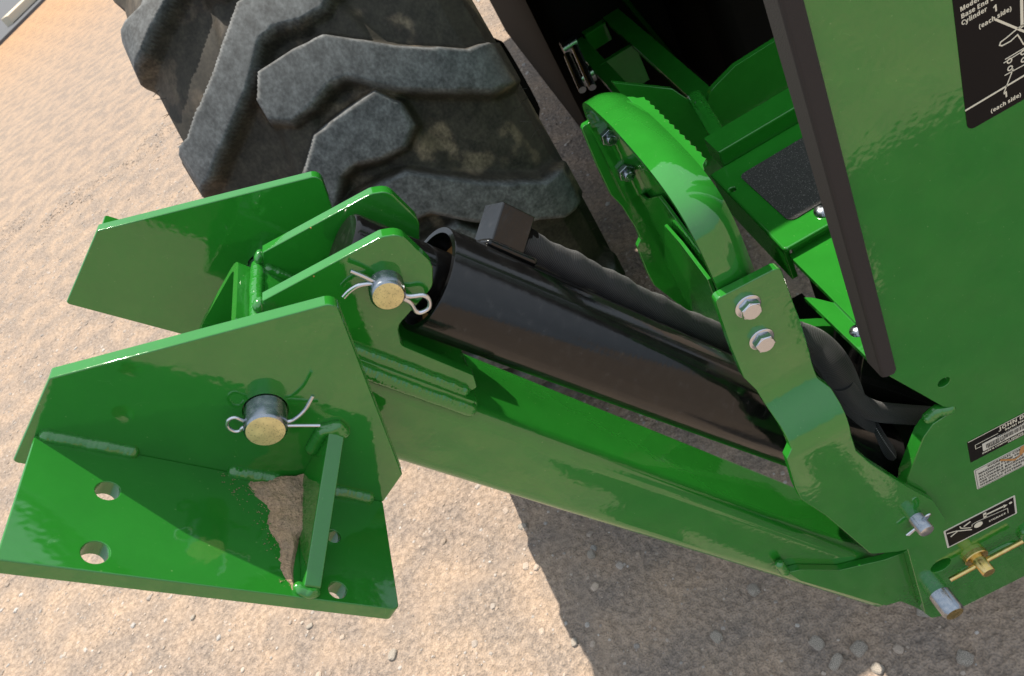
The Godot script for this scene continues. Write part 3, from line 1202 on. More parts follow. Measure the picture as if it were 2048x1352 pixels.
	for s in [["HYDRAULIC CONNECTION", 0.274], ["MAXIMUM FLOW 10 GPM", 0.2625], ["ALLOWABLE TRACTOR PSI", 0.2625], ["ALLOWABLE BACKHOE PSI", 0.2625], ["USE ONLY WITH OPEN", 0.2625], ["HYDRAULIC SYSTEMS", 0.2625]]:
		words("lettering", s[0], Vector3(s[1], yy, zd + 0.0002), 0.0037, M.print_black, d)
		yy -= 0.0060
	st = begin()
	plate(st, pv([0.288, 0.4935, 0.305, 0.479, 0.318, 0.487, 0.318, 0.489, 0.306, 0.4825, 0.29, 0.4955]), zd + 0.0003, zd + 0.0006, 0.0001)
	plate(st, pv([0.3135, 0.4995, 0.322, 0.4995, 0.315, 0.487, 0.311, 0.487]), zd + 0.0003, zd + 0.00065, 0.0001)
	obj("scrape_mark", st, M.tan, d)
	# --- storage decal
	st = begin()
	plate(st, round_poly(pv([0.2105, 0.3645, 0.3010, 0.3645, 0.3010, 0.407, 0.2105, 0.407]), 0.0015), z1, zd, 0.00008)
	d = obj("storage_decal", st, M.decal_white, t)
	st = begin()
	plate(st, round_poly(pv([0.2128, 0.3668, 0.2987, 0.3668, 0.2987, 0.4047, 0.2128, 0.4047]), 0.001), zd, zd + 0.0001, 0.00003)
	obj("printed_panel", st, M.decal_black, d)
	st = begin()
	var zp := zd + 0.0001
	stroke(st, pv([0.2145, 0.3985, 0.2245, 0.3945, 0.243, 0.3805]), 0.0016, zp)
	stroke(st, pv([0.218, 0.388, 0.226, 0.392]), 0.0018, zp)
	stroke(st, pv([0.2305, 0.3995, 0.2315, 0.395, 0.2425, 0.3855]), 0.0014, zp)
	stroke(st, pv([0.236, 0.396, 0.243, 0.399]), 0.0022, zp)
	stroke(st, pv([0.262, 0.397, 0.2835, 0.396]), 0.0026, zp)
	stroke(st, pv([0.262, 0.394, 0.262, 0.4005]), 0.004, zp)
	stroke(st, pv([0.2445, 0.386, 0.245, 0.3905, 0.25, 0.392, 0.290, 0.387, 0.290, 0.376]), 0.0007, zp)
	plate(st, pv([0.2855, 0.392, 0.2905, 0.3955, 0.2855, 0.399]), zp, zp + 0.0003, 0.00003)
	plate(st, circle(Vector2(0.2945, 0.3958), 0.0021, 14), zp, zp + 0.0003, 0.00003)
	plate(st, circle(Vector2(0.2525, 0.3835), 0.0055, 20), zp, zp + 0.0003, 0.00003)
	obj("printed_pictogram", st, M.print_white, d)
	words("lettering", "STORAGE", Vector3(0.2655, 0.3755, zp), 0.0036, M.print_white, d)

# ---- operator platform beside the frame
func build_platform():
	var t := thing("operator_platform", "green step platform with black grip pad behind the frame panel", "platform")
	var flat := Transform3D(Basis(Vector3(1, 0, 0), Vector3(0, 0, 1), Vector3(0, -1, 0)), Vector3.ZERO)
	var st := begin()
	var hole := circle(pv([0.2154, -0.8452])[0], 0.0042, 16)
	plate(st, round_poly(pv([0.2085, -0.698, 0.5, -0.698, 0.5, -0.90, 0.2085, -0.90]), [0.006, 0, 0, 0]), -0.720, -0.712, 0.0035, flat, [hole])
	obj("deck", st, M.green, t)
	st = begin()
	box(st, Vector3(0.27, 0.016, 0.006), 0.002, Transform3D(Basis(), Vector3(0.354, 0.7035, -0.7045)))
	box(st, Vector3(0.008, 0.05, 0.19), 0.002, Transform3D(Basis(), Vector3(0.2135, 0.688, -0.80)))
	obj("deck_skirt", st, M.green, t)
	st = begin()
	plate(st, round_poly(pv([0.2341, -0.8617, 0.2364, -0.7338, 0.3164, -0.7371, 0.3933, -0.8619, 0.352, -0.8638]), [0.008, 0.010, 0, 0, 0.004]), -0.7215, -0.7202, 0.0003, flat)
	obj("grip_pad", st, M.grip, t)
	st = begin()
	lathe(st, pv([0.0, 0.006, 0.005, 0.0056, 0.009, 0.004, 0.0115, 0.0015, 0.012, 0.0]), Transform3D(Basis(Vector3(1, 0, 0), Vector3(0, 0, -1), Vector3(0, 1, 0)), Vector3(0.2743, 0.721, -0.7228)), 24)
	obj("carriage_bolt", st, M.zinc, t)
	# raised edge behind the deck
	st = begin()
	box(st, Vector3(0.29, 0.03, 0.05), 0.003, Transform3D(Basis(), Vector3(0.375, 0.727, -0.925)))
	obj("rear_rail", st, M.green, t)

	var g := thing("platform_gusset", "pale green lower shelf tucked under the grip pad platform", "bracket")
	st = begin()
	plate(st, round_poly(pv([0.2128, -0.7036, 0.2945, -0.7086, 0.2662, -0.6054, 0.2356, -0.5579, 0.2136, -0.5661]), [0.004, 0, 0, 0, 0]), -0.706, -0.698, 0.001, flat)
	obj("shelf", st, M.green, g)
	st = begin()
	plate(st, pv([-0.70, 0.695, -0.70, 0.60, -0.58, 0.62, -0.58, 0.695]), 0.226, 0.236, 0.001, side_plane())
	obj("web", st, M.dark, g)
	st = begin()
	box(st, Vector3(0.22, 0.05, 0.11), 0.006, Transform3D(Basis(), Vector3(0.145, 0.47, -0.79)))
	obj("cross_tube", st, M.dark, g)

	var b := thing("rear_guard", "green rear upright plate with rounded top corner behind the platform", "plate")
	st = begin()
	plate(st, round_poly(pv([0.3067, 0.6031, 0.3266, 0.6451, 0.381, 0.6629, 0.5368, 0.6664, 0.4968, 0.4973, 0.326, 0.4876]), [0.01, 0.03, 0.02, 0, 0, 0]), -1.212, -1.2, 0.001)
	obj("upright_plate", st, M.green, b)
	st = begin()
	plate(st, pv([0.181, 0.7801, 0.2617, 0.7157, 0.2832, 0.6756, 0.3146, 0.5007, 0.2759, 0.502, 0.2011, 0.6644]), -1.16, -1.15, 0.001)
	obj("side_plate", st, M.green, b)
	st = begin()
	tube(st, [Vector3(0.2921, 0.6801, -1.16), Vector3(0.2673, 0.6952, -1.02), Vector3(0.2627, 0.6871, -0.92)], 0.012, 10, true, 0.5)
	weld(st, [Vector3(0.283, 0.6893, -1.12), Vector3(0.2605, 0.6774, -0.94)], 0.007)
	obj("weld_bead", st, M.weld, b)

# ---- stabilizer arm
func build_arm():
	var t := thing("stabilizer_boom", "green square tube stabilizer arm with twin cylinder lugs on top", "stabilizer arm")
	var o := PackedVector2Array()
	var q := PackedVector2Array()
	var y0 := -0.0625
	var y1 := 0.0185
	var za := -0.604
	var zb := -0.502
	o = round_poly(pv([y0, za, y1, za, y1, zb, y0, zb]), 0.0165, 8)
	q = round_poly(pv([y0 + 0.0085, za + 0.0085, y1 - 0.0085, za + 0.0085, y1 - 0.0085, zb - 0.0085, y0 + 0.0085, zb - 0.0085]), 0.008, 8)
	var st := begin()
	hollow_bar(st, o, q, -0.1345, 0.80, LEG)
	obj("tube", st, M.green, t)
	# doubler on top of the tube
	st = begin()
	plate(st, round_poly(pv([-0.118, -0.5975, 0.0755, -0.5975, 0.0755, -0.5045, -0.118, -0.5045]), 0.004), -0.028, -0.018, 0.001, LEG * Transform3D(Basis(Vector3(1, 0, 0), Vector3(0, 0, 1), Vector3(0, -1, 0)), Vector3.ZERO))
	obj("doubler", st, M.green, t)
	# lugs
	var lp := pv([-0.2151, 1.1098, -0.1145, 1.1033, -0.102, 1.0974, -0.0962, 1.0604, -0.1068, 1.043, -0.1476, 1.0287, -0.1564, 1.0105, -0.1253, 0.9451, -0.1295, 0.9314, -0.1388, 0.9319, -0.1936, 1.0248])
	var inv := LEG.affine_inverse()
	lp.append(xy(LEG * Vector3(-0.118, 0.027, 0)))
	lp.append(xy(LEG * Vector3(-0.124, 0.040, 0)))
	lp.remove_at(0)
	var r := [0.012, 0.012, 0.014, 0.014, 0.012, 0.008, 0.005, 0.003, 0, 0, 0, 0]
	for z in [-0.514, -0.583]:
		st = begin()
		plate(st, round_poly(lp, r, 8), z - 0.012, z, 0.0011)
		obj("lug", st, M.green, t)
	# welds: lug to doubler, doubler to tube, doubler ends, tube mouth
	st = begin()
	weld(st, [LEG * Vector3(-0.06, 0.029, -0.5132), LEG * Vector3(0.068, 0.029, -0.5132)], 0.0062, Vector3(0, 0, 1))
	obj("weld_bead", st, M.weld, t)
	st = begin()
	weld(st, [LEG * Vector3(-0.09, 0.0185, -0.5055), LEG * Vector3(0.074, 0.0185, -0.5055), LEG * Vector3(0.0775, 0.019, -0.512)], 0.0068, Vector3(0, 0, 1))
	obj("weld_bead", st, M.weld, t)
	st = begin()
	weld(st, [LEG * Vector3(0.0765, 0.020, -0.507), LEG * Vector3(0.0775, 0.021, -0.55), LEG * Vector3(0.0765, 0.020, -0.596)], 0.006)
	obj("weld_bead", st, M.weld, t)
	st = begin()
	weld(st, [LEG * Vector3(-0.12, 0.024, -0.508), LEG * Vector3(-0.121, 0.024, -0.55), LEG * Vector3(-0.12, 0.024, -0.594)], 0.006)
	obj("weld_bead", st, M.weld, t)
	for z in [-0.520, -0.589]:
		st = begin()
		weld(st, [LEG * Vector3(-0.127, 0.030, z), LEG * Vector3(-0.118, 0.034, z + 0.001)], 0.0075)
		obj("weld_bead", st, M.weld, t)
	for z in [-0.5275, -0.582]:
		st = begin()
		weld(st, [LEG * Vector3(-0.118, 0.028, z), LEG * Vector3(-0.06, 0.028, z)], 0.005)
		obj("weld_bead", st, M.weld, t)
	for crack in [[Vector3(-0.1723, 1.1045, -0.52), -0.52], [Vector3(-0.1705, 1.1054, -0.589), -0.589]]:
		st = begin()
		var cd := Vector2(0.40, 0.916)
		box(st, Vector3(0.0013, 0.0012, 0.0124), 0.0002, Transform3D(Basis(Vector3(cd.x, cd.y, 0), Vector3(-cd.y, cd.x, 0), Vector3(0, 0, 1)), crack[0]))
		obj("paint_crack", st, M.tan, t)
	# clevis plates at the pivot end
	for z in [-0.4925, -0.605]:
		st = begin()
		plate(st, round_poly(pv([0.0275, 0.4541, 0.0427, 0.4464, 0.0854, 0.4012, 0.1405, 0.3732, 0.1925, 0.361, 0.228, 0.1957, 0.1845, 0.1448, 0.1549, 0.2218, 0.1409, 0.2527, 0.1217, 0.2594, 0.1069, 0.2847, 0.084, 0.3304, 0.0367, 0.423]), [0.002, 0.002, 0.01, 0.01, 0.02, 0.04, 0.03, 0.004, 0.01, 0.004, 0.004, 0.002, 0.002]), z - 0.0095, z, 0.001)
		obj("clevis_plate", st, M.green, t)
	st = begin()
	weld(st, [Vector3(0.0244, 0.4814, -0.495), Vector3(0.0261, 0.4484, -0.495)], 0.006)
	obj("weld_bead", st, M.weld, t)

func xy(v: Vector3) -> Vector2:
	return Vector2(v.x, v.y)

# ---- foot
func build_foot():
	var t := thing("stabilizer_pad", "green steel stabilizer foot of two side plates with outward flanges", "stabilizer foot")
	# frame of the flange: x along it, y out of its top face, z towards the rear
	var ax := Vector3(0.4126, -0.9109, 0)
	var P0: Vector3 = Vector3(-0.3689, 1.1469, -0.45)
	var P1: Vector3 = Vector3(-0.2341, 0.9313, -0.45)
	ax = (P1 - P0).normalized()
	var up := Vector3(-ax.y, ax.x, 0)
	var F := Transform3D(Basis(ax, up, Vector3(0, 0, 1)), Vector3(P0.x, P0.y, 0))
	var side := pv([-0.3283, 1.1752, -0.1512, 1.1142, -0.2062, 0.947, -0.2341, 0.9313])
	side.append(xy(F * Vector3(0.238, -0.030, 0)))
	side.append(xy(F * Vector3(-0.0078, -0.030, 0)))
	var hole := circle(pv([-0.2441, 1.0679])[0], 0.0156, 32)
	for z in [-0.45, -0.642]:
		var st := begin()
		plate(st, round_poly(side, [0.003, 0.008, 0.003, 0.002, 0.002, 0.003]), z - 0.0118, z, 0.0011, Transform3D.IDENTITY, [hole])
		obj("side_plate", st, M.green, t)
	for nearer in [true, false]:
		var s := 1.0 if nearer else -1.0
		var zo := -0.4502 if nearer else -0.6540
		var G := F * Transform3D(Basis(Vector3(1, 0, 0), Vector3(0, 0, s), Vector3(0, 1, 0)), Vector3(0, 0, zo))   # x along, y outwards, z up
		var st := begin()
		plate(st, round_poly(pv([0, 0, 0.2537, 0, 0.2537, 0.104, 0, 0.104]), [0.002, 0.002, 0.006, 0.003]), -0.0125, 0, 0.001, G, [circle(Vector2(0.0505, 0.0385), 0.0078), circle(Vector2(0.0505, 0.0895), 0.0083), circle(Vector2(0.2073, 0.0455), 0.0058), circle(Vector2(0.2073, 0.0935), 0.0068)])
		obj("flange", st, M.green, t)
		# gusset: a triangle standing across the flange
		st = begin()
		var gx := Transform3D(Basis(Vector3(0, 1, 0), Vector3(0, 0, 1), Vector3(1, 0, 0)), Vector3(0.1865, 0, 0))   # x outwards, y up, z along
		plate(st, round_poly(pv([0.0, 0.0, 0.0985, 0.0, 0.0985, 0.006, 0.006, 0.064, 0.0, 0.064]), [0, 0, 0.002, 0.003, 0]), -0.0062, 0.0062, 0.001, G * gx)
		obj("gusset", st, M.green, t)
		st = begin()
		weld(st, [G * Vector3(0.002, 0.0, 0.0005), G * Vector3(0.066, 0.0, 0.0005)], 0.0058)
		obj("weld_bead", st, M.weld, t)
		st = begin()
		weld(st, [G * Vector3(0.127, 0.0, 0.0005), G * Vector3(0.172, 0.0, 0.0005)], 0.0062)
		obj("weld_bead", st, M.weld, t)
		st = begin()
		weld(st, [G * Vector3(0.199, 0.0, 0.0005), G * Vector3(0.245, 0.0, 0.0005)], 0.0062)
		obj("weld_bead", st, M.weld, t)
		st = begin()
		weld(st, [G * Vector3(0.177, 0.001, 0.035), G * Vector3(0.1775, 0.0015, 0.060), G * Vector3(0.186, 0.002, 0.066), G * Vector3(0.196, 0.0015, 0.060)], 0.0058)
		obj("weld_bead", st, M.weld, t)
		st = begin()
		weld(st, [G * Vector3(0.1765, 0.093, 0.0005), G * Vector3(0.1795, 0.0985, 0.001), G * Vector3(0.186, 0.1005, 0.0015), G * Vector3(0.1935, 0.098, 0.0005)], 0.0042)
		obj("weld_bead", st, M.weld, t)
		if nearer:
			# dry dirt caught between flange, side plate and gusset
			st = begin()
			var na := 34
			var nb := 40
			var grid := []
			var dn := FastNoiseLite.new()
			dn.seed = 4
			dn.frequency = 90.0
			dn.fractal_octaves = 4
			for j in nb + 1:
				var v := float(j) / nb
				var z := 0.003 + 0.096 * v
				var wide := 0.031 * pow(1.0 - v, 1.4) + 0.0075 + 0.003 * sin(v * 17.0) * (1.0 - v)
				if v > 0.8:
					wide *= (1.06 - v) / 0.26
				wide += 0.004 * dn.get_noise_2d(z * 0.8, 3.0) + 0.002 * dn.get_noise_2d(z * 5.0, 9.0)
				wide = maxf(wide, 0.002)
				var off := 0.005 * smoothstep(0.5, 0.85, v)
				var row := []
				for i in na + 1:
					var u := float(i) / na
					var x := 0.1804 - off - wide * (1.0 - u)
					var edge := minf(u * 2.6, 1.0)
					if v > 0.5:
						edge = minf(edge, (1.0 - u) * 2.5 + 0.15)
					var hh := (0.0012 + 0.013 * pow(u, 1.3) * pow(1.0 - v, 1.1) + 0.0035 * dn.get_noise_2d(x, z) * (1.0 - v)) * smoothstep(0.0, 1.0, edge) * smoothstep(0.0, 0.06, 1.0 - v) + 0.0006 * dn.get_noise_2d(x * 3.0, z * 3.0)
					if u < 0.02:
						hh = -0.0008
					row.append(G * Vector3(x, z, hh))
				grid.append(row)
			for j in nb:
				for i in na:
					for c in [[0, 0], [1, 0], [1, 1], [0, 0], [1, 1], [0, 1]]:
						st.set_smooth_group(0)
						st.add_vertex(grid[j + c[1]][i + c[0]])
			for k in 260:   # loose grains round the clump
				var gz := 0.003 + 0.094 * pow(rng.randf(), 1.4)
				var grx := 0.181 - (0.034 * pow(1.0 - gz / 0.099, 1.4) + 0.010) * (0.6 + 0.9 * pow(rng.randf(), 1.6))
				var gs := rng.randf_range(0.0002, 0.0007)
				var gp := Vector3(grx, gz, gs * 0.4)
				var q := [gp + Vector3(gs, 0, 0), gp + Vector3(-gs * 0.6, gs * 0.8, 0), gp + Vector3(-gs * 0.5, -gs * 0.9, 0), gp + Vector3(0, 0, gs)]
				for c in [[0, 1, 3], [1, 2, 3], [2, 0, 3]]:
					st.set_smooth_group(-1)
					for e in c:
						st.add_vertex(G * q[e])
			st.generate_normals()
			tag(obj("dirt_clump", st, M.dirt), "dry brown dirt caught against the gusset of the foot", "dirt")
	# cross plate joining the two sides low down, out of sight behind the near flange
	var st := begin()
	box(st, Vector3(0.05, 0.010, 0.179), 0.001, F * Transform3D(Basis(), Vector3(0.2, -0.022, -0.5519)))
	obj("cross_plate", st, M.green, t)

func pin(called: String, label: String, c: Vector2, z0: float, z1: float, r: float, ch: float, face: Material, group := "") -> Node3D:
	var t := thing(called, label, "pin", group)
	var st := begin()
	lathe(st, pv([0.0, z0, r, z0, r, z1 - ch, r - ch * 0.75, z1]), Transform3D(Basis(), Vector3(c.x, c.y, 0)), 48)
	obj("shaft", st, M.zinc, t)
	st = begin()
	lathe(st, pv([r - ch * 0.75, z1, r - ch * 0.9, z1 + 0.0001, 0.0, z1 + 0.0001]), Transform3D(Basis(), Vector3(c.x, c.y, 0)), 48)
	obj("end_face", st, face, t)
	return t

func build_small():
	var z := -0.4365
	var c := pv([-0.2441, 1.0679])[0]
	var t := pin("foot_pivot_pin", "short silver pin through the side plate of the foot", c, -0.665, -0.4288, 0.0149, 0.0022, M.pin_face, "clevis pins with cotter")
	# half-round cotter, in the plane just in front of the plate
	var st := begin()
	tube(st, smooth([Vector3(-0.2169, 1.0425, -0.4365), Vector3(-0.2261, 1.0504, -0.4365), Vector3(-0.2331, 1.0564, -0.4365), Vector3(-0.2454, 1.067, -0.4365), Vector3(-0.256, 1.0749, -0.4365), Vector3(-0.2616, 1.0742, -0.4365), Vector3(-0.2648, 1.0775, -0.4365), Vector3(-0.2643, 1.0833, -0.4365), Vector3(-0.2604, 1.0865, -0.4365), Vector3(-0.2557, 1.0856, -0.4365), Vector3(-0.2528, 1.0788, -0.4365), Vector3(-0.2436, 1.0692, -0.4365), Vector3(-0.2316, 1.0601, -0.4365), Vector3(-0.2252, 1.059, -0.4365), Vector3(-0.2172, 1.0607, -0.4365), Vector3(-0.211, 1.0639, -0.4365), Vector3(-0.2041, 1.0682, -0.4365)], 5), 0.00135, 10)
	obj("cotter_pin", st, M.steel, t)

	c = pv([-0.1344, 1.0666])[0]
	t = pin("cylinder_pin", "silver pin with spread cotter through the cylinder lugs", c, -0.612, -0.4985, 0.0136, 0.0026, M.pin_face, "clevis pins with cotter")
	st = begin()
	tube(st, smooth([Vector3(-0.1464, 1.0972, -0.506), Vector3(-0.1417, 1.0883, -0.506), Vector3(-0.1373, 1.0786, -0.506), Vector3(-0.1303, 1.0656, -0.506), Vector3(-0.1247, 1.0535, -0.506), Vector3(-0.1151, 1.0473, -0.506), Vector3(-0.1133, 1.0408, -0.506), Vector3(-0.1169, 1.0348, -0.506), Vector3(-0.1237, 1.0342, -0.506), Vector3(-0.1269, 1.0378, -0.506), Vector3(-0.1265, 1.0485, -0.506), Vector3(-0.1328, 1.0618, -0.506), Vector3(-0.1391, 1.0772, -0.506), Vector3(-0.1475, 1.083, -0.506), Vector3(-0.1561, 1.0834, -0.506), Vector3(-0.1631, 1.0815, -0.506)], 5), 0.0019, 10)
	obj("cotter_pin", st, M.steel, t)

	c = pv([0.1794, 0.4874])[0]
	t = pin("step_hinge_pin", "small silver pin with cotter at the lower end of the step bracket", c, -0.5, -0.4435, 0.0088, 0.0012, M.steel)
	st = begin()
	var cc := Vector3(c.x, c.y, -0.4545)
	tube(st, smooth([cc + Vector3(-0.0185, -0.0075, 0), cc + Vector3(0, 0.001, 0), cc + Vector3(0.006, 0.011, 0.001), cc + Vector3(0.0065, 0.0165, 0.003), cc + Vector3(0.0105, 0.0165, 0.003), cc + Vector3(0.0105, 0.0105, 0.001), cc + Vector3(0.004, 0.002, 0), cc + Vector3(-0.0165, -0.0095, 0)], 5), 0.0015, 8)
	obj("cotter_pin", st, M.steel, t)

	c = pv([0.1866, 0.261])[0]
	t = pin("arm_pivot_pin", "thick silver pin protruding below the frame's bottom edge", c, -0.62, -0.4445, 0.0142, 0.0035, M.yellow_zinc)

	t = thing("locking_pin", "yellow zinc locking pin with a long cross handle near the bottom edge", "pin")
	var q := pv([0.2405, 0.3162])[0]
	st = begin()
	lathe(st, pv([0.0, -0.02, 0.0155, -0.02, 0.0155, 0.005, 0.0145, 0.006, 0.0085, 0.006, 0.0085, 0.026, 0.0075, 0.0275, 0.0, 0.0275]), Transform3D(Basis(), Vector3(q.x, q.y, -0.475)), 32)
	obj("shaft", st, M.yellow_zinc, t)
	st = begin()
	tube(st, [Vector3(q.x - 0.042, q.y - 0.003, -0.4625), Vector3(q.x + 0.055, q.y + 0.003, -0.4625)], 0.0031, 12)
	obj("cross_handle", st, M.yellow_zinc, t)

# ---- hydraulic cylinder
func build_cylinder():
	var t := thing("hydraulic_cylinder", "black hydraulic cylinder with hollow end running along the arm", "hydraulic cylinder")
	var A := Transform3D(Basis(CYL.basis.y, CYL.basis.z, CYL.basis.x), CYL.origin)    # local z along the axis
	var st := begin()
	lathe(st, pv([0.0395, 0.16, 0.0395, -0.0065, 0.0402, -0.0075, 0.0448, -0.0075, 0.0454, -0.0065, 0.0454, 0.60, 0.0, 0.60]), A, 180, 0.075)
	obj("barrel", st, M.black, t)
	st = begin()
	lathe(st, pv([0.0395, 0.012, 0.030, 0.012, 0.029, 0.014, 0.029, 0.05, 0.0, 0.05]), A, 48)
	obj("gland", st, M.tan, t)
	st = begin()
	lathe(st, pv([0.0, -0.083, 0.0245, -0.083, 0.0262, -0.0812, 0.0268, -0.079, 0.0268, 0.03, 0.0, 0.03]), A, 48)
	obj("rod_eye", st, M.black, t)
	# port block, welded on the back of the barrel
	var phi := deg_to_rad(36.0)
	var rad := CYL.basis.y * cos(phi) - CYL.basis.z * sin(phi)
	var tan_ := CYL.basis.y * sin(phi) + CYL.basis.z * cos(phi)
	var c := CYL.origin + CYL.basis.x * 0.0475 + rad * 0.0635
	st = begin()
	box(st, Vector3(0.033, 0.037, 0.034), 0.0012, Transform3D(Basis(CYL.basis.x, rad, tan_), c))
	obj("port_block", st, M.black, t)
	st = begin()
	var b := CYL.origin + CYL.basis.x * 0.030 + rad * 0.0452
	weld(st, [b - tan_ * 0.016, b + tan_ * 0.016, b + tan_ * 0.0175 + CYL.basis.x * 0.048], 0.0035)
	obj("weld_bead", st, M.black, t)
	st = begin()
	var f := c + CYL.basis.x * 0.0165
	lathe(st, pv([0.0, 0.0, 0.0135, 0.0, 0.0135, 0.005, 0.0125, 0.006, 0.0125, 0.012, 0.0, 0.012]), Transform3D(frame_of(CYL.basis.x), f), 24)
	obj("fitting", st, M.dark, t)

func build_hoses():
	var phi := deg_to_rad(36.0)
	var rad := CYL.basis.y * cos(phi) - CYL.basis.z * sin(phi)
	var o := CYL.origin + rad * 0.0605
	var u := CYL.basis.x
	var st := begin()
	var path := smooth([o + u * 0.066, o + u * 0.11, o + u * 0.16 - rad * 0.001, o + u * 0.21 - rad * 0.003, o + u * 0.27 - rad * 0.004, o + u * 0.33 - rad * 0.003, Vector3(0.105, 0.735, -0.60), Vector3(0.145, 0.71, -0.60), Vector3(0.172, 0.665, -0.59), Vector3(0.186, 0.60, -0.575), Vector3(0.20, 0.52, -0.56)], 8)
	var rr := []
	for i in path.size():
		rr.append(0.0132 + 0.0009 * sin(i * 0.75) + 0.0006 * sin(i * 1.9 + 1.0))
	tube(st, path, rr, 28)
	tag(obj("sleeved_hose", st, M.sleeve), "black woven sleeved hose running from the port block along the barrel", "hose")
	st = begin()
	path = smooth([Vector3(0.1553, 0.7165, -0.58), Vector3(0.1708, 0.697, -0.57), Vector3(0.1773, 0.67, -0.555), Vector3(0.179, 0.6152, -0.55), Vector3(0.1787, 0.5629, -0.545), Vector3(0.1717, 0.5016, -0.54), Vector3(0.1593, 0.4196, -0.54)], 8)
	tube(st, path, 0.0165, 24)
	tag(obj("sleeved_hose", st, M.sleeve), "grey ribbed sleeve bending down behind the step bracket", "hose")
	st = begin()
	path = smooth([Vector3(0.1756, 0.6554, -0.545), Vector3(0.1815, 0.6224, -0.54), Vector3(0.1961, 0.5971, -0.535), Vector3(0.2234, 0.5623, -0.54), Vector3(0.2603, 0.5153, -0.55)], 8)
	tube(st, path, 0.0115, 24)
	tag(obj("sleeved_hose", st, M.sleeve), "black sleeve with white stitching crossing the gap under the panel corner", "hose")
	st = begin()
	path = smooth([Vector3(0.1851, 0.5697, -0.56), Vector3(0.1842, 0.5501, -0.535), Vector3(0.1901, 0.5147, -0.53), Vector3(0.2069, 0.4216, -0.55)], 8)
	tube(st, path, 0.015, 24)
	tag(obj("sleeved_hose", st, M.sleeve), "lowest black sleeve, diving behind the frame's left edge", "hose")

# ---- boarding step
func bend_z(y: float) -> float:
	return 0.034 * smoothstep(0.0, 1.0, clampf((0.772 - y) / 0.077, 0.0, 1.0))

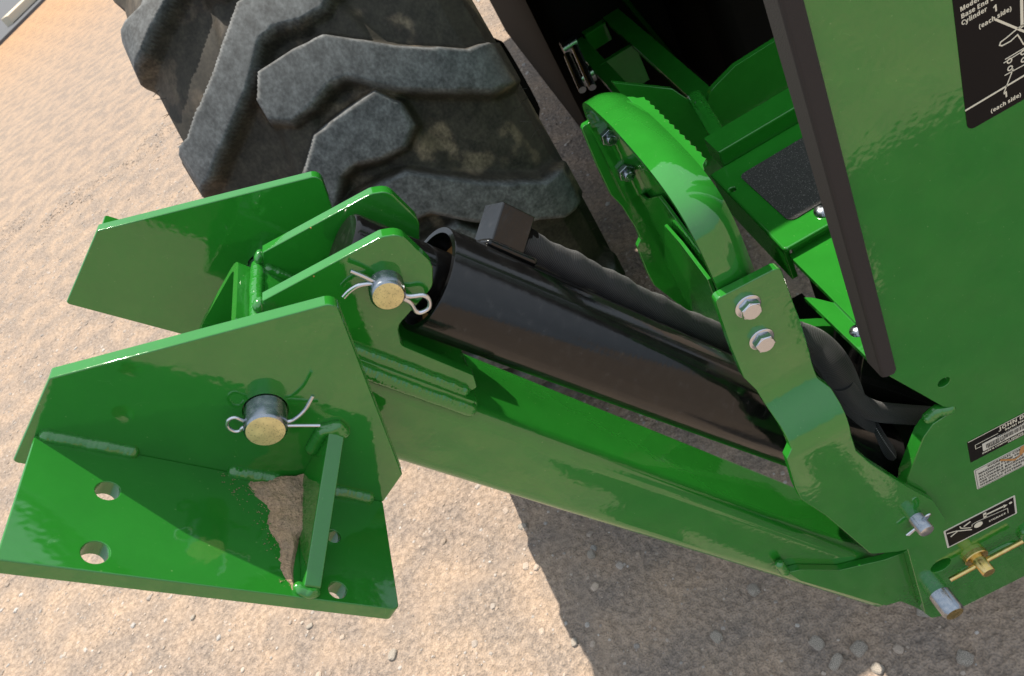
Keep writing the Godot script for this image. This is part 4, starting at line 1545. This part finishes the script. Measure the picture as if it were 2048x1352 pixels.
func build_step():
	var t := thing("boarding_step", "green hoop shaped step with serrated edge bolted to a cranked bracket", "step")
	var bp := pv([0.0815, 0.8996, 0.1415, 0.896, 0.1419, 0.8268, 0.1406, 0.7815, 0.1377, 0.7507, 0.1442, 0.7379, 0.1449, 0.7231, 0.1445, 0.7138, 0.1419, 0.6867, 0.1414, 0.658, 0.1513, 0.6251, 0.1804, 0.5512, 0.2031, 0.5015, 0.2117, 0.4518, 0.1962, 0.4131, 0.1485, 0.437, 0.1194, 0.4602, 0.0897, 0.5776, 0.0733, 0.6263, 0.073, 0.6514, 0.0768, 0.7003, 0.0849, 0.7081, 0.0858, 0.7169, 0.086, 0.7295, 0.0838, 0.7507, 0.0826, 0.7697, 0.0765, 0.7942, 0.0775, 0.8412])
	var r := [0.005, 0.007, 0, 0.01, 0.006, 0.01, 0.01, 0, 0, 0.006, 0.006, 0.01, 0.01, 0.016, 0.016, 0.01, 0.012, 0.01, 0.006, 0.006, 0.003, 0.002, 0.003, 0.01, 0.01, 0.008, 0.008, 0.01]
	var cuts := []
	for k in 15:
		cuts.append(0.69 + 0.085 * k / 14.0)
	var st := begin()
	plate(st, round_poly(bp, r), -0.507, -0.497, 0.001, Transform3D.IDENTITY, [], true, cuts)
	obj("bracket", st, M.green, t)
	# the same bracket again at the far end of the step, seen from inside
	st = begin()
	plate(st, round_poly(bp, r), -0.875, -0.866, 0.001, Transform3D.IDENTITY)
	obj("far_bracket", st, M.green, t)
	# hoop: up from the near bracket, along, and down the far one; its inner half rolls downwards
	var path := smooth([Vector3(0, 0.80, -0.5105), Vector3(0, 0.88, -0.5105), Vector3(0, 0.925, -0.5105), Vector3(0, 0.955, -0.517), Vector3(0, 0.975, -0.533), Vector3(0, 0.986, -0.56), Vector3(0, 0.990, -0.60), Vector3(0, 0.988, -0.67), Vector3(0, 0.979, -0.73), Vector3(0, 0.966, -0.785), Vector3(0, 0.945, -0.825), Vector3(0, 0.915, -0.848), Vector3(0, 0.88, -0.8605), Vector3(0, 0.78, -0.8625)], 6)
	var rows := []
	var dirs := []
	for i in path.size():
		var d: Vector3 = (path[mini(i + 1, path.size() - 1)] - path[maxi(i - 1, 0)]).normalized()
		var nn := Vector3(0, -d.z, d.y)
		var k := 0.8
		var row := []
		for j in 13:
			var f := j / 12.0
			var roll := -0.013 * pow(clampf((f - 0.35) / 0.65, 0.0, 1.0), 2.0) * k
			row.append(Vector3(lerpf(0.0895, 0.1265, f), 0, 0) + path[i] + nn * roll)
		rows.append(row)
		dirs.append(-nn)
	st = begin()
	sheet(st, rows, dirs, 0.007)
	obj("hoop", st, M.green, t)
	# serrated lip along the inner edge of the tread
	st = begin()
	var lip := PackedVector2Array()
	var n := 15
	for k in n:
		lip.append(Vector2(-0.560 - 0.18 * k / (n - 1.0), 0.1235))
	for k in 2 * n + 1:
		var f := k / (2.0 * n)
		lip.append(Vector2(-0.740 + 0.18 * f, 0.1235 + 0.0125 * clampf(sin(PI * f) * 3.0, 0.15, 1.0) + (0.0012 if k % 2 else -0.0008)))
	plate(st, lip, -0.972, -0.967, 0.0006, Transform3D(Basis(Vector3(0, 0, 1), Vector3(1, 0, 0), Vector3(0, -1, 0)), Vector3.ZERO), [])
	obj("serrated_lip", st, M.green, t)
	# sheets closing the inside of the hoop, each with a stepped edge
	for q in [[pv([-1.1861, 0.7289, -0.9578, 0.7666, -0.7228, 0.777, -0.7355, 0.6796, -0.8967, 0.3247, -1.0873, 0.2195, -1.211, 0.3768, -1.3745, 0.4236]), 0.130], [pv([-0.9947, 0.7807, -0.8817, 0.8056, -0.791, 0.8608, -0.6416, 0.9413, -0.5984, 0.8451, -0.7252, 0.5166, -0.7477, 0.6218, -0.8104, 0.758]), 0.117], [pv([-0.9472, 0.7564, -0.8322, 0.7845, -0.7266, 0.8547, -0.7099, 0.8526, -0.6195, 0.8337, -0.6203, 0.6717, -0.753, 0.4938, -0.8803, 0.6027, -0.9483, 0.6136, -0.9375, 0.7141]), 0.109], [pv([-0.7302, 0.8142, -0.6802, 0.8219, -0.6138, 0.8162, -0.6431, 0.6733, -0.7559, 0.5637, -0.9267, 0.5888]), 0.102]]:
		st = begin()
		plate(st, q[0], q[1], q[1] + 0.004, 0.0007, side_plane())
		obj("inner_rib", st, M.green, t)
	# bolts through bracket and hoop, nuts inside the far leg
	for y in [0.8745, 0.8300]:
		st = begin()
		var at := Transform3D(Basis(), Vector3(0.1045, y, -0.497))
		lathe(st, pv([0.0, 0.0, 0.0118, 0.0, 0.0118, 0.0012, 0.0108, 0.002, 0.0, 0.002]), at, 32)
		hex_head(st, 0.0098, 0.0075, at * Transform3D(Basis(), Vector3(0, 0, 0.0015)), 0.45 if y > 0.85 else 0.7)
		lathe(st, pv([0.0082, 0.0089, 0.0078, 0.0094, 0.0, 0.0094]), at, 28)
		obj("bolt", st, M.steel, t)
	for y in [0.878, 0.822]:
		st = begin()
		var at := Transform3D(Basis(), Vector3(0.1045, y, -0.8545))
		hex_head(st, 0.0115, 0.009, at, 0.3)
		lathe(st, pv([0.0062, 0.0, 0.0062, 0.016, 0.0055, 0.017, 0.0, 0.017]), at, 20)
		obj("nut", st, M.zinc, t)
	st = begin()
	weld(st, [Vector3(0.0896, 0.749, -0.4995), Vector3(0.1364, 0.7456, -0.4995)], 0.0068)
	obj("weld_bead", st, M.weld, t)
